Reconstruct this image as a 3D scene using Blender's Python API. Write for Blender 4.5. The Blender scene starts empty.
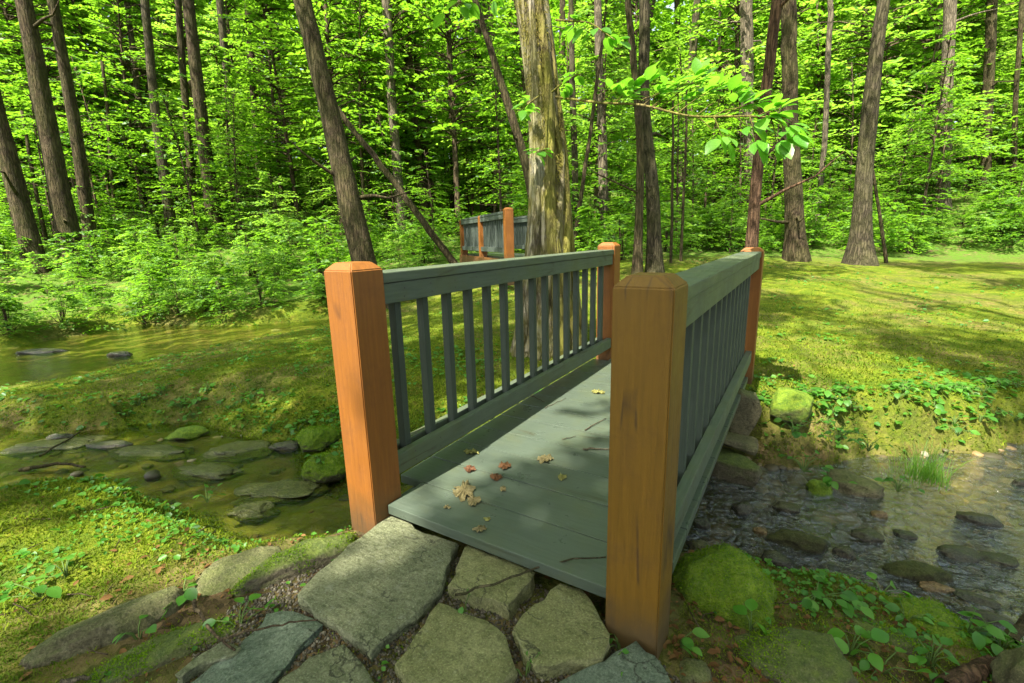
import bpy, bmesh, math, random
import numpy as np
from mathutils import Vector, Matrix, noise as mnoise

# ------------------------------------------------------------------ camera, sky, sun, exposure
scene = bpy.context.scene
COL = scene.collection
FPX, PITCH, YAW, ROLL = 469.44, 0.2181, -0.554, -0.0249
CAM = np.array([1.2736, -1.0571, 0.9863])
FWD = np.array([math.sin(YAW)*math.cos(PITCH), math.cos(YAW)*math.cos(PITCH), -math.sin(PITCH)])
RGT0 = np.array([math.cos(YAW), -math.sin(YAW), 0.0])
UP0 = np.cross(RGT0, FWD)
RGT = RGT0*math.cos(ROLL)+UP0*math.sin(ROLL)
UPV = -RGT0*math.sin(ROLL)+UP0*math.cos(ROLL)
FH = np.array([math.sin(YAW), math.cos(YAW), 0.0])     # level forward direction of the view
cd = bpy.data.cameras.new('camera')
cd.sensor_width = 36.0
cd.lens = FPX/1024*36.0
cd.clip_start = 0.02
cd.clip_end = 1000
cam = bpy.data.objects.new('camera', cd)
COL.objects.link(cam)
M3 = Matrix((RGT.tolist(), UPV.tolist(), (-FWD).tolist())).transposed()
cam.matrix_world = Matrix.Translation(Vector(CAM)) @ M3.to_4x4()
scene.camera = cam

SUN_ELEV = math.radians(58)
_h = np.array([-0.10, -1.0]); _h /= np.linalg.norm(_h)
SUN = np.array([_h[0]*math.cos(SUN_ELEV), _h[1]*math.cos(SUN_ELEV), math.sin(SUN_ELEV)])
w = bpy.data.worlds.new('World'); scene.world = w
w.use_nodes = True
nt = w.node_tree
sky = nt.nodes.new('ShaderNodeTexSky')
sky.sky_type = 'NISHITA'
sky.sun_disc = False
sky.sun_elevation = SUN_ELEV
sky.sun_rotation = math.atan2(SUN[0], SUN[1])
sky.air_density = 0.8
sky.dust_density = 3.0
sky.ozone_density = 1.2
bg = nt.nodes['Background']
bg.inputs['Strength'].default_value = 0.095
hs = nt.nodes.new('ShaderNodeHueSaturation'); hs.inputs['Saturation'].default_value = .55   # hazy summer sky
nt.links.new(sky.outputs[0], hs.inputs['Color']); nt.links.new(hs.outputs[0], bg.inputs[0])
sl = bpy.data.lights.new('sun', 'SUN')
sl.energy = 3.5
sl.angle = math.radians(0.53)
sl.color = (1.0, 0.95, 0.84)
so = bpy.data.objects.new('sun', sl)
COL.objects.link(so)
so.rotation_euler = Vector(SUN).to_track_quat('Z', 'Y').to_euler()
scene.view_settings.view_transform = 'Standard'
scene.view_settings.look = 'None'
scene.view_settings.gamma = 1
scene.view_settings.exposure = 2.4
cy = scene.cycles
cy.max_bounces = 7; cy.diffuse_bounces = 4; cy.glossy_bounces = 3
cy.transmission_bounces = 4; cy.transparent_max_bounces = 8
cy.sample_clamp_indirect = 6.0
cy.caustics_reflective = False; cy.caustics_refractive = False
cy.use_denoising = True

rng = np.random.default_rng(7)
random.seed(7)

# ------------------------------------------------------------------ pixel / distance helpers
def ray(u, v):
    return FWD + RGT*(u-512)/FPX - UPV*(v-341.5)/FPX
def at_z(u, v, z):
    d = ray(u, v); t = (z-CAM[2])/d[2]; return CAM+t*d
def at_D(u, v, D):                       # point on the ray at level distance D
    d = ray(u, v); t = D/(d@FH); return CAM+t*d
def lat(u, D):                           # ground xy below the ray
    p = at_D(u, 238, D); return p[0], p[1]

# ------------------------------------------------------------------ terrain
_ctrl = []
def ctl(x, y, z): _ctrl.append((x, y, z))
for x, y, z in [(0.3,-.4,-.085),(.8,-.3,-.085),(1.3,-.3,-.10),(0,0,-.10),(.5,-2,-.08),(-1,-2,-.12),(2.5,-2,-.2),(4,-3,-.2),
                (-.8,-.8,-.14),(-1.5,-.5,-.19),(-2.3,-.9,-.2),(-4,-2.2,-.2),(-7,-4,-.1),(-.4,-.3,-.12),(-.35,-.9,-.10),
                (1.2,.3,-.17),(1.9,.5,-.28),(1.5,.6,-.27),(2.6,.2,-.3),(1.1,0.0,-.12),(4,-.6,-.3),(7,-2,-.2),
                (-3,1.7,-.13),(-1.5,2,-.10),(-.5,3,-.04),(-4.5,.7,-.30),(-4.2,2.6,-.27),(-4.9,3.6,-.30),(-1.0,1.1,-.25),(-6,-.3,-.34),
                (1.3,2.7,-.08),(2.2,5.3,-.05),(2.5,3.2,-.13),(3,7,.08),(6,8,.12),(5,5,-.1),(8,6,0.05),(12,8,.3),
                (-1,3.3,-.07),(0.5,2.9,-.03),(0.6,4.5,.0),(-2.5,4.0,.0),(-4.3,4.6,-.18),(0.5,7,.2),
                (-3.4,6.2,.22),(-2.2,5.9,.28),(-6.5,6.0,.2),(-1,7,.3)]:
    ctl(x, y, z)
for x, y, z in [(-9.8,3.0,-.2),(-10,1.8,-.2),(-7.6,4.0,-.18),(-6.9,5.2,-.12),(-9.6,.4,-.2),(-12,0,-.1),(-11,3.4,.12),(-8.2,5.2,.1)]:
    ctl(x, y, z)
for u, v, D in [(860,264,9.6),(795,260,10.3),(1020,254,11.5),(655,272,8.0),(75,268,11.5),(95,258,12.5),(208,228,15.5),
                (165,240,15),(35,262,11.5),(375,285,8.9),(690,262,9.5),(940,256,12)]:
    p = at_D(u, v, D); ctl(*p)
for a in np.linspace(-2.2, 1.6, 12):
    for D, dz in ((20, 1.5), (30, 3.2), (48, 7.0), (80, 12)):
        ctl(CAM[0]+D*math.sin(YAW+a), CAM[1]+D*math.cos(YAW+a), dz if abs(a) < 1.3 else .3+dz*.1)
for x, y in ((-6,-12),(4,-14),(14,-8),(14,2),(-14,-8)):
    ctl(x, y, .1)
_c = np.array(_ctrl)
def _kern(r): return np.sqrt(r*r+0.15)
def _solve():
    P = _c[:, :2]; n = len(P)
    K = _kern(np.linalg.norm(P[:, None]-P[None], axis=2))
    A = np.zeros((n+3, n+3)); A[:n, :n] = K-np.eye(n)*0.25
    A[:n, n] = 1; A[:n, n+1:] = P; A[n, :n] = 1; A[n+1:, :n] = P.T
    b = np.zeros(n+3); b[:n] = _c[:, 2]
    return np.linalg.solve(A, b)
_w = _solve()
def base_h(x, y):
    x = np.asarray(x, float); y = np.asarray(y, float); sh = x.shape
    q = np.stack([x.ravel(), y.ravel()], 1); out = np.empty(len(q))
    for i in range(0, len(q), 20000):
        s = q[i:i+20000]
        K = _kern(np.linalg.norm(s[:, None]-_c[None, :, :2], axis=2))
        out[i:i+20000] = K@_w[:-3]+_w[-3]+s@_w[-2:]
    return out.reshape(sh)
WATER_Z = -0.45
STREAM_NEAR = [(-14,-6.5),(-6,-1.7),(-3.4,-.85),(-2.36,-.48),(-2.22,-.24),(-1.9,-.02),(-1.5,.02),(-1.12,-.02),(-.85,-.06),(-.6,.02),(-.36,.26),
    (0,.42),(.5,.55),(.92,.78),(1.3,.9),(1.6,1.05),(1.9,1.04),(2.1,.95),(2.8,.7),(4,.3),(6,-.5),(12,-2),
    (12,4.5),(9,4.2),(6,4.2),(4,3.9),(2.64,3.19),(2.46,2.93),(2.13,2.66),(1.7,2.42),(1.37,2.12),(1.2,2.05),(.9,2.1),(.4,2.05),(-.1,1.75),(-.5,1.2),
    (-.8,.75),(-1.0,.57),(-1.32,.62),(-1.7,.8),(-2.08,.73),(-2.4,.75),(-2.81,.67),(-3.1,.42),(-3.35,.3),(-3.53,-.01),(-4.21,-.19),(-6,-.7),(-14,-3.8)]
STREAM_FAR = [(-14,-3.6),(-6.8,-.55),(-5.8,.1),(-5.75,.7),(-5.9,1.5),(-5.8,2.6),(-5.6,3.6),(-5.1,5.0),(-4.2,6.4),(-3.0,8.6),(-3.8,9),(-5.2,7.0),(-6.0,5.5),
    (-6.4,4.4),(-6.9,3.5),(-8.0,3.1),(-9.4,2.6),(-9.0,1.6),(-8.5,.8),(-10,-.6),(-14,-2.4)]
def poly_sd(x, y, poly):
    x = np.asarray(x, float); y = np.asarray(y, float)
    d = np.full(x.shape, 1e9); ins = np.zeros(x.shape, bool)
    n = len(poly)
    for i in range(n):
        ax, ay = poly[i]; bx, by = poly[(i+1) % n]
        ex, ey = bx-ax, by-ay
        t = np.clip(((x-ax)*ex+(y-ay)*ey)/(ex*ex+ey*ey+1e-12), 0, 1)
        d = np.minimum(d, (x-ax-t*ex)**2+(y-ay-t*ey)**2)
        c = (ay > y) != (by > y)
        with np.errstate(divide='ignore', invalid='ignore'):
            xi = (bx-ax)*(y-ay)/(by-ay+1e-12)+ax
        ins ^= c & (x < xi)
    d = np.sqrt(d)
    return np.where(ins, -d, d)
# cheap smooth value noise on numpy arrays
def _hash(i, j, s):
    n = (i*374761393+j*668265263+s*974711) & 0x7fffffff
    n = ((n ^ (n >> 13))*1274126177) & 0x7fffffff
    return ((n ^ (n >> 16)) & 0xffff)/65535.0
def vnoise(x, y, s=0):
    x = np.asarray(x, float); y = np.asarray(y, float)
    i = np.floor(x).astype(np.int64); j = np.floor(y).astype(np.int64)
    fx = x-i; fy = y-j; fx = fx*fx*(3-2*fx); fy = fy*fy*(3-2*fy)
    a = _hash(i, j, s); b = _hash(i+1, j, s); c = _hash(i, j+1, s); d = _hash(i+1, j+1, s)
    return (a*(1-fx)+b*fx)*(1-fy)+(c*(1-fx)+d*fx)*fy
def fbm(x, y, s=0, o=4):
    r = 0; a = .5; t = 0
    for k in range(o):
        r = r+a*vnoise(x*2**k, y*2**k, s+k*7); t += a; a *= .5
    return r/t
def sstep(a, b, x):
    t = np.clip((x-a)/(b-a), 0, 1); return t*t*(3-2*t)
def stream_sd(x, y):
    wob = (fbm(x*2.3, y*2.3, 5)-.5)*.28
    return np.minimum(poly_sd(x, y, STREAM_NEAR), poly_sd(x, y, STREAM_FAR))+wob
def ground(x, y):
    x = np.asarray(x, float); y = np.asarray(y, float)
    b = base_h(x, y)
    r = np.hypot(x-CAM[0], y-CAM[1])
    path = sstep(1.5, .7, np.hypot((x-.6)/1.0, (y+.55)/.8))
    lump = (fbm(x*1.7, y*1.7, 11)-.5)*.10+(fbm(x*6, y*6, 3, 3)-.5)*.045
    b = b+lump*(1-.85*path)+np.clip(r-14, 0, 50)*.02*(fbm(x*.2, y*.2, 9)-.5)
    sd = stream_sd(x, y)
    right = sstep(.1, .6, x)
    bed = WATER_Z-.065-.10*sstep(0, -.5, sd)*right+(fbm(x*5, y*5, 21)-.5)*.085+(1-right)*(.035+.10*(fbm(x*1.6+3, y*3.4, 27)-.5))
    wd = np.where(x > .3, .22, np.where((y > .35) & (x < -.9), .62, .34))
    f = sstep(-.06, 0*x+wd, sd)
    z = bed*(1-f)+b*f
    # the hollow under the deck ends
    return z
def gz(x, y): return float(ground(np.array([x]), np.array([y]))[0])

# ------------------------------------------------------------------ object helpers
def tag(o, label=None, cat=None, group=None, kind=None):
    if label: o['label'] = label
    if cat: o['category'] = cat
    if group: o['group'] = group
    if kind: o['kind'] = kind
    return o
def empty(name, loc=(0,0,0), rz=0.0):
    o = bpy.data.objects.new(name, None); COL.objects.link(o)
    o.location = loc; o.rotation_euler = (0, 0, rz); o.empty_display_size = .1
    return o
def mesh_np(name, verts, faces, mat=None, parent=None, smooth=False, loc=None):
    """faces: (M,k) array or list of such arrays"""
    me = bpy.data.meshes.new(name)
    fl = faces if isinstance(faces, list) else [faces]
    fl = [np.asarray(f, np.int32) for f in fl if len(f)]
    verts = np.asarray(verts, np.float32)
    me.vertices.add(len(verts)); me.vertices.foreach_set('co', verts.ravel())
    nl = sum(f.size for f in fl); npoly = sum(len(f) for f in fl)
    me.loops.add(nl); me.polygons.add(npoly)
    me.loops.foreach_set('vertex_index', np.concatenate([f.ravel() for f in fl]))
    tot = np.concatenate([np.full(len(f), f.shape[1], np.int32) for f in fl])
    st = np.concatenate([[0], np.cumsum(tot)[:-1]]).astype(np.int32)
    me.polygons.foreach_set('loop_start', st)
    me.update(calc_edges=True); me.validate()
    if smooth: me.polygons.foreach_set('use_smooth', np.ones(len(me.polygons), bool))
    if mat: me.materials.append(mat)
    o = bpy.data.objects.new(name, me); COL.objects.link(o)
    if parent: o.parent = parent
    if loc is not None: o.location = loc
    return o
def bm_obj(name, bm, mat=None, parent=None, smooth=False):
    me = bpy.data.meshes.new(name); bm.to_mesh(me); bm.free()
    if smooth:
        for p in me.polygons: p.use_smooth = True
    if mat: me.materials.append(mat)
    o = bpy.data.objects.new(name, me); COL.objects.link(o)
    if parent: o.parent = parent
    return o
def box_bm(bm, x0, x1, y0, y1, z0, z1, bev=.003):
    r = bmesh.ops.create_cube(bm, size=1.0)
    vs = r['verts']
    for v in vs:
        v.co = Vector((x0 if v.co.x < 0 else x1, y0 if v.co.y < 0 else y1, z0 if v.co.z < 0 else z1))
    if bev:
        es = list({e for v in vs for e in v.link_edges})
        bmesh.ops.bevel(bm, geom=es, offset=bev, segments=2, affect='EDGES', profile=.6)
def copy_tree(o, parent=None):
    c = o.copy(); COL.objects.link(c)
    if parent: c.parent = parent
    for ch in list(o.children): copy_tree(ch, c)
    return c
def tube_np(pts, rad, n=10, rough=0.0, seed=0, cap=True):
    pts = np.asarray(pts, float); rad = np.asarray(rad, float); m = len(pts)
    t = np.gradient(pts, axis=0); t /= np.linalg.norm(t, axis=1)[:, None]+1e-9
    ref = np.array([1., 0, 0]) if abs(t[0][0]) < .8 else np.array([0, 1., 0])
    a = np.cross(t, ref); a /= np.linalg.norm(a, axis=1)[:, None]+1e-9
    b = np.cross(t, a)
    th = np.linspace(0, 2*math.pi, n, endpoint=False)
    rr = rad[:, None]*np.ones(n)[None]
    if rough:
        ii, jj = np.meshgrid(np.arange(m), np.arange(n), indexing='ij')
        s = np.linspace(0, 1, m)[:, None]*m*.35
        rr = rr*(1+rough*(2*fbm(np.cos(th)[None]*1.8+7+0*s, np.sin(th)[None]*1.8+s*.5, seed, 3)-1))
    V = pts[:, None]+rr[..., None]*(np.cos(th)[None, :, None]*a[:, None]+np.sin(th)[None, :, None]*b[:, None])
    V = V.reshape(-1, 3)
    i = np.arange(m-1)[:, None]*n; j = np.arange(n)[None]; k = (np.arange(n)+1)[None] % n
    F = np.stack([i+j, i+k, i+n+k, i+n+j], -1).reshape(-1, 4)
    if cap:
        V = np.vstack([V, pts[-1]]); e = len(V)-1
        b0 = (m-1)*n
        T = np.stack([b0+np.arange(n), b0+(np.arange(n)+1) % n, np.full(n, e), np.full(n, e)], 1)
        return V, F, T[:, :3]
    return V, F, np.zeros((0, 3), int)
class Geo:
    def __init__(self): self.V = []; self.Q = []; self.T = []; self.n = 0
    def add(self, V, Q=None, T=None):
        V = np.asarray(V, float)
        if Q is not None and len(Q): self.Q.append(np.asarray(Q)+self.n)
        if T is not None and len(T): self.T.append(np.asarray(T)+self.n)
        self.V.append(V); self.n += len(V)
    def tube(self, pts, rad, n=8, rough=0, seed=0): self.add(*tube_np(pts, rad, n, rough, seed))
    def build(self, name, mat, parent=None, smooth=True, loc=None):
        fl = []
        if self.Q: fl.append(np.vstack(self.Q))
        if self.T: fl.append(np.vstack(self.T))
        return mesh_np(name, np.vstack(self.V), fl, mat, parent, smooth, loc)
def leaf_arr(p, d, n, L, wd, fold=.18, droop=.1):
    """six-cornered leaves folded along the midrib; p,d,n (N,3); L,wd (N,)"""
    d = d/(np.linalg.norm(d, axis=1)[:, None]+1e-9)
    s = np.cross(d, n); s /= np.linalg.norm(s, axis=1)[:, None]+1e-9
    n = np.cross(s, d)
    L = L[:, None]; wd = wd[:, None]
    up = n*wd*fold
    V = np.stack([p, p+d*L*.3+s*wd*.48+up, p+d*L*.68+s*wd*.40+up-n*L*droop*.4, p+d*L-n*L*droop,
                  p+d*L*.68-s*wd*.40+up-n*L*droop*.4, p+d*L*.3-s*wd*.48+up], 1).reshape(-1, 3)
    b = np.arange(len(p))[:, None]*6
    Q = np.concatenate([b+np.array([[0, 1, 2, 3]]), b+np.array([[0, 3, 4, 5]])], 0)
    return V, Q
def leaf_round(p, d, n, L, wd, fold=.14, droop=.15):
    """broad leaves with a rounded outline"""
    d = d/(np.linalg.norm(d, axis=1)[:, None]+1e-9)
    s = np.cross(d, n); s /= np.linalg.norm(s, axis=1)[:, None]+1e-9
    n = np.cross(s, d); L = L[:, None]; wd = wd[:, None]
    prof = [(.08,.20),(.24,.42),(.45,.50),(.66,.42),(.85,.22)]
    mid = [p+d*L*t-n*L*droop*t*t for t in [0]+[q[0] for q in prof]+[1]]
    lf = [p+d*L*t+s*wd*w_+n*wd*w_*fold*2-n*L*droop*t*t for t, w_ in prof]
    rt = [p+d*L*t-s*wd*w_+n*wd*w_*fold*2-n*L*droop*t*t for t, w_ in prof]
    V = np.stack(mid+lf+rt, 1).reshape(-1, 3)
    b = np.arange(len(p))[:, None]*17; q = []; t3 = []
    for k in range(4):
        q.append([1+k, 7+k, 8+k, 2+k]); q.append([1+k, 2+k, 13+k, 12+k])
    t3 = [[0, 7, 1], [0, 1, 12], [5, 11, 6], [5, 6, 16]]
    Q = np.concatenate([b+np.array([a]) for a in q], 0); T = np.concatenate([b+np.array([a]) for a in t3], 0)
    return V, [Q, T]
def unit(v): return v/(np.linalg.norm(v, axis=-1, keepdims=True)+1e-9)

# ------------------------------------------------------------------ materials
def mat_new(name):
    m = bpy.data.materials.new(name); m.use_nodes = True
    nt = m.node_tree; nt.nodes.clear()
    out = nt.nodes.new('ShaderNodeOutputMaterial')
    return m, nt, out
def N(nt, typ, **kw):
    n = nt.nodes.new(typ)
    for k, v in kw.items():
        if k in n.inputs: n.inputs[k].default_value = v
        else: setattr(n, k, v)
    return n
def ramp(nt, fac, stops, interp='LINEAR'):
    r = nt.nodes.new('ShaderNodeValToRGB'); r.color_ramp.interpolation = interp
    el = r.color_ramp.elements
    while len(el) < len(stops): el.new(.5)
    for e, (p, c) in zip(el, stops):
        e.position = p; e.color = (*c, 1) if len(c) == 3 else c
    nt.links.new(fac, r.inputs[0]); return r.outputs[0]
def grey(v): return (v, v, v)
def mixc(nt, fac, a, b, mode='MIX'):
    m = nt.nodes.new('ShaderNodeMix'); m.data_type = 'RGBA'; m.blend_type = mode
    ins = [i for i in m.inputs if i.enabled]
    for sock, val in zip(ins, (fac, a, b)):
        if hasattr(val, 'links'): nt.links.new(val, sock)
        elif isinstance(val, tuple): sock.default_value = (*val, 1) if len(val) == 3 else val
        else: sock.default_value = val
    return [o for o in m.outputs if o.enabled][0]
def coords(nt, scale=(1,1,1), world=False):
    if world:
        g = nt.nodes.new('ShaderNodeNewGeometry'); src = g.outputs['Position']
    else:
        t = nt.nodes.new('ShaderNodeTexCoord'); src = t.outputs['Object']
    mp = nt.nodes.new('ShaderNodeMapping'); mp.inputs['Scale'].default_value = scale
    nt.links.new(src, mp.inputs[0]); return mp.outputs[0]
def noise(nt, vec, scale, detail=5, rough=.6, dist=0):
    n = N(nt, 'ShaderNodeTexNoise', Scale=scale, Detail=detail, Roughness=rough, Distortion=dist)
    nt.links.new(vec, n.inputs['Vector']); return n.outputs['Fac']
def bump(nt, h, strength, dist=.01, prev=None):
    b = N(nt, 'ShaderNodeBump', Strength=strength, Distance=dist)
    nt.links.new(h, b.inputs['Height'])
    if prev: nt.links.new(prev, b.inputs['Normal'])
    return b.outputs[0]
def math_n(nt, op, a, b=None):
    m = nt.nodes.new('ShaderNodeMath'); m.operation = op
    for i, v in enumerate((a, b)):
        if v is None: continue
        if hasattr(v, 'links'): nt.links.new(v, m.inputs[i])
        else: m.inputs[i].default_value = v
    return m.outputs[0]
def principled(nt, out, col, rough=.6, normal=None, spec=.4):
    p = nt.nodes.new('ShaderNodeBsdfPrincipled')
    for k, v in (('Base Color', col), ('Roughness', rough), ('Specular IOR Level', spec)):
        if hasattr(v, 'links'): nt.links.new(v, p.inputs[k])
        elif isinstance(v, tuple): p.inputs[k].default_value = (*v, 1)
        else: p.inputs[k].default_value = v
    if normal: nt.links.new(normal, p.inputs['Normal'])
    nt.links.new(p.outputs[0], out.inputs[0]); return p

def mat_paint(name, c1, c2, grain=(30,30,2), rough=.5, dirt=(.05,.045,.02), dirt_amt=.35, flecks=True, green=0.0, foot=False):
    m, nt, out = mat_new(name)
    v = coords(nt); vg = coords(nt, grain)
    g = noise(nt, vg, 3, 5, .6, .4)
    col = ramp(nt, g, [(.3, c1), (.7, c2)])
    d = noise(nt, v, 7, 6, .7)
    dm = ramp(nt, d, [(.52, grey(0)), (.78, grey(dirt_amt))])
    col = mixc(nt, dm, col, dirt)
    if green:
        gm = ramp(nt, noise(nt, v, 3.5, 4, .6), [(.45, grey(0)), (.7, grey(green))])
        col = mixc(nt, gm, col, (.10, .12, .03))
    if flecks:
        vo = N(nt, 'ShaderNodeTexVoronoi', Scale=38.0); nt.links.new(v, vo.inputs['Vector'])
        fm = ramp(nt, vo.outputs['Distance'], [(.06, grey(.75)), (.10, grey(0))])
        sel = noise(nt, v, 11, 2)
        fm2 = math_n(nt, 'MULTIPLY', fm, ramp(nt, sel, [(.55, grey(0)), (.62, grey(1))]))
        col = mixc(nt, fm2, col, dirt)
    wv = N(nt, 'ShaderNodeTexVoronoi', Scale=1.0, feature='DISTANCE_TO_EDGE'); nt.links.new(coords(nt, tuple(a*.45 for a in grain)), wv.inputs['Vector'])
    ck = math_n(nt, 'MULTIPLY', ramp(nt, wv.outputs['Distance'], [(.0, grey(.8)), (.035, grey(0))]), ramp(nt, noise(nt, v, 3.1, 3), [(.52, grey(0)), (.60, grey(1))]))
    col = mixc(nt, ck, col, tuple(c*.6 for c in dirt))
    if foot:
        sz = nt.nodes.new('ShaderNodeSeparateXYZ'); nt.links.new(v, sz.inputs[0])
        hz = math_n(nt, 'ADD', sz.outputs['Z'], math_n(nt, 'MULTIPLY', noise(nt, v, 9, 5, .7), .22))
        col = mixc(nt, ramp(nt, hz, [(.04, grey(.75)), (.19, grey(0))]), col, (.06,.042,.018))
    nb = bump(nt, g, .25, .004)
    nb = bump(nt, noise(nt, v, 60, 4), .12, .003, nb)
    rr = ramp(nt, d, [(.3, grey(rough)), (.8, grey(min(1, rough+.25)))])
    principled(nt, out, col, rr, nb, .4)
    return m
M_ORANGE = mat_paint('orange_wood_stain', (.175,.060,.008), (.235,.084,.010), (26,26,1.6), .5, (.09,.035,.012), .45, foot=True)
M_ORANGE_SHADED = mat_paint('brown_wood_stain', (.125,.062,.003), (.165,.082,.004), (26,26,1.6), .55, (.07,.035,.012), .45, foot=True)  # same stain as the orange posts, darkened for the right post's shade
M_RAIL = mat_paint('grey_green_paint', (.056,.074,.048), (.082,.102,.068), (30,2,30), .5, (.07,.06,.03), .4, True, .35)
M_RAIL_SHADED = mat_paint('baluster_paint', (.032,.044,.031), (.050,.064,.045), (30,30,2), .5, (.05,.045,.02), .3)  # same paint as the rails, shade on the balusters put into the colour
M_RAIL_FAR = mat_paint('weathered_dark_paint', (.045,.058,.045), (.075,.092,.075), (30,2,30), .5)  # distant bridge rails, partial shade put into a darker colour
M_DECK = mat_paint('deck_paint', (.056,.074,.053), (.078,.098,.072), (2,30,30), .24, (.075,.075,.04), .45, True, .18)

def mat_leaf(name, cols, trans, tfac=.48, rough=.45, patch=None):
    m, nt, out = mat_new(name)
    g = nt.nodes.new('ShaderNodeNewGeometry')
    oi = nt.nodes.new('ShaderNodeObjectInfo')
    r = math_n(nt, 'FRACT', math_n(nt, 'ADD', math_n(nt, 'MULTIPLY', g.outputs['Random Per Island'], .72), math_n(nt, 'MULTIPLY', oi.outputs['Random'], .28)))
    n = len(cols)
    col = ramp(nt, r, [(i/(n-1), c) for i, c in enumerate(cols)])
    if patch:      # natural patches of another species
        pv = coords(nt, world=True)
        col = mixc(nt, ramp(nt, noise(nt, pv, 2.6, 5, .65), [(.44, grey(0)), (.58, grey(.85))]), col, patch[0])
        col = mixc(nt, ramp(nt, noise(nt, pv, 5.1, 4, .65), [(.54, grey(0)), (.66, grey(.7))]), col, patch[1])
    tcol = mixc(nt, .55, col, trans)
    tcol = mixc(nt, 1.0, tcol, (1.9, 1.9, 1.3), 'MULTIPLY')
    p = nt.nodes.new('ShaderNodeBsdfPrincipled')
    nt.links.new(col, p.inputs['Base Color']); p.inputs['Roughness'].default_value = rough
    p.inputs['Specular IOR Level'].default_value = .06 if rough > .6 else .35
    t = nt.nodes.new('ShaderNodeBsdfTranslucent'); nt.links.new(tcol, t.inputs[0])
    mx = nt.nodes.new('ShaderNodeMixShader'); mx.inputs[0].default_value = tfac
    nt.links.new(p.outputs[0], mx.inputs[1]); nt.links.new(t.outputs[0], mx.inputs[2])
    nt.links.new(mx.outputs[0], out.inputs[0])
    return m
M_LEAF = mat_leaf('leaf_bright', [(.034,.10,.010),(.062,.16,.013),(.098,.215,.016),(.145,.265,.022)], (.18,.35,.018))
M_LEAF_DEEP = mat_leaf('leaf_deep', [(.03,.085,.010),(.055,.135,.012),(.085,.185,.016),(.11,.22,.02)], (.15,.30,.018))
M_LEAF_PALE = mat_leaf('leaf_pale', [(.06,.15,.018),(.095,.215,.025),(.14,.27,.035),(.18,.30,.06)], (.24,.40,.04))
M_SPRIG = mat_leaf('leaf_broad', [(.05,.16,.02),(.07,.21,.02),(.10,.26,.025),(.15,.30,.05)], (.16,.38,.02), .45, .35)
M_MOSS_TUFT = mat_leaf('moss_tuft', [(.05,.095,.006),(.095,.15,.008),(.15,.20,.014),(.19,.21,.022)], (.17,.23,.013), .25, .7, ((.045,.10,.008), (.16,.12,.03)))
M_MOSS_FUZZ = mat_leaf('moss_fuzz', [(.05,.11,.005),(.09,.17,.007),(.14,.23,.01),(.18,.25,.015)], (.14,.24,.012), .3, .75)
M_CLOVER = mat_leaf('clover_leaf', [(.03,.11,.012),(.05,.16,.015),(.08,.21,.02),(.10,.22,.03)], (.10,.26,.02), .35)
M_LITTER = mat_leaf('dry_leaf', [(.05,.026,.010),(.095,.048,.017),(.16,.09,.033),(.11,.055,.022)], (.14,.08,.03), .12, .8)

def mat_ground():
    m, nt, out = mat_new('mossy_ground')
    v = coords(nt, world=True)
    a_bed = N(nt, 'ShaderNodeAttribute', attribute_name='bed').outputs['Fac']
    a_soil = N(nt, 'ShaderNodeAttribute', attribute_name='soil').outputs['Fac']
    a_wood = N(nt, 'ShaderNodeAttribute', attribute_name='woodland').outputs['Fac']
    fine = noise(nt, v, 45, 6, .7); mid = noise(nt, v, 6, 6, .65); big = noise(nt, v, 1.1, 5, .6)
    moss = ramp(nt, mid, [(.30, (.045,.085,.006)), (.45, (.10,.145,.008)), (.58, (.155,.185,.012)), (.74, (.22,.16,.035))])
    moss = mixc(nt, ramp(nt, fine, [(.35, grey(.75)), (.6, grey(0))]), moss, (.045,.06,.012))
    leafy = N(nt, 'ShaderNodeTexVoronoi', Scale=26.0); nt.links.new(v, leafy.inputs['Vector'])
    lit = ramp(nt, math_n(nt, 'FRACT', math_n(nt, 'MULTIPLY', leafy.outputs['Color'], 3.7)), [(0, (.045,.034,.018)), (.4, (.095,.066,.032)), (.75, (.17,.115,.06)), (1, (.13,.082,.042))])
    soilm = math_n(nt, 'ADD', a_soil, math_n(nt, 'MULTIPLY', ramp(nt, big, [(.47, grey(0)), (.62, grey(1))]), .6))
    soilm = math_n(nt, 'MULTIPLY', soilm, ramp(nt, mid, [(.35, grey(.55)), (.6, grey(1))]))
    col = mixc(nt, soilm, moss, lit)
    wood = mixc(nt, ramp(nt, mid, [(.34, grey(0)), (.5, grey(1))]), lit, (.07,.13,.015))
    col = mixc(nt, a_wood, col, wood)
    peb = N(nt, 'ShaderNodeTexVoronoi', Scale=11.0); nt.links.new(v, peb.inputs['Vector'])
    sand = ramp(nt, mid, [(.3, (.055,.042,.018)), (.5, (.15,.11,.045)), (.7, (.24,.17,.075))])
    pebc = ramp(nt, math_n(nt, 'FRACT', math_n(nt, 'MULTIPLY', peb.outputs['Color'], 2.3)), [(0, (.05,.045,.03)), (.5, (.16,.12,.06)), (1, (.26,.20,.12))])
    bedc = mixc(nt, ramp(nt, big, [(.4, grey(.25)), (.6, grey(.8))]), sand, pebc)
    gx = nt.nodes.new('ShaderNodeSeparateXYZ'); nt.links.new(v, gx.inputs[0])
    bedc = mixc(nt, ramp(nt, gx.outputs['X'], [(.35, grey(0)), (.9, grey(.55))]), bedc, (.03,.024,.012))
    bedc = mixc(nt, ramp(nt, noise(nt, v, 2.2, 4), [(.40, grey(.1)), (.56, grey(.8))]), bedc, (.15,.165,.03))
    col = mixc(nt, a_bed, col, bedc)
    h1 = bump(nt, mid, .5, .06)
    h2 = bump(nt, fine, .9, .018, h1)
    h3 = bump(nt, peb.outputs['Distance'], .25, .02, h2)
    principled(nt, out, col, .9, h3, .06)
    return m
M_GROUND = mat_ground()

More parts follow.
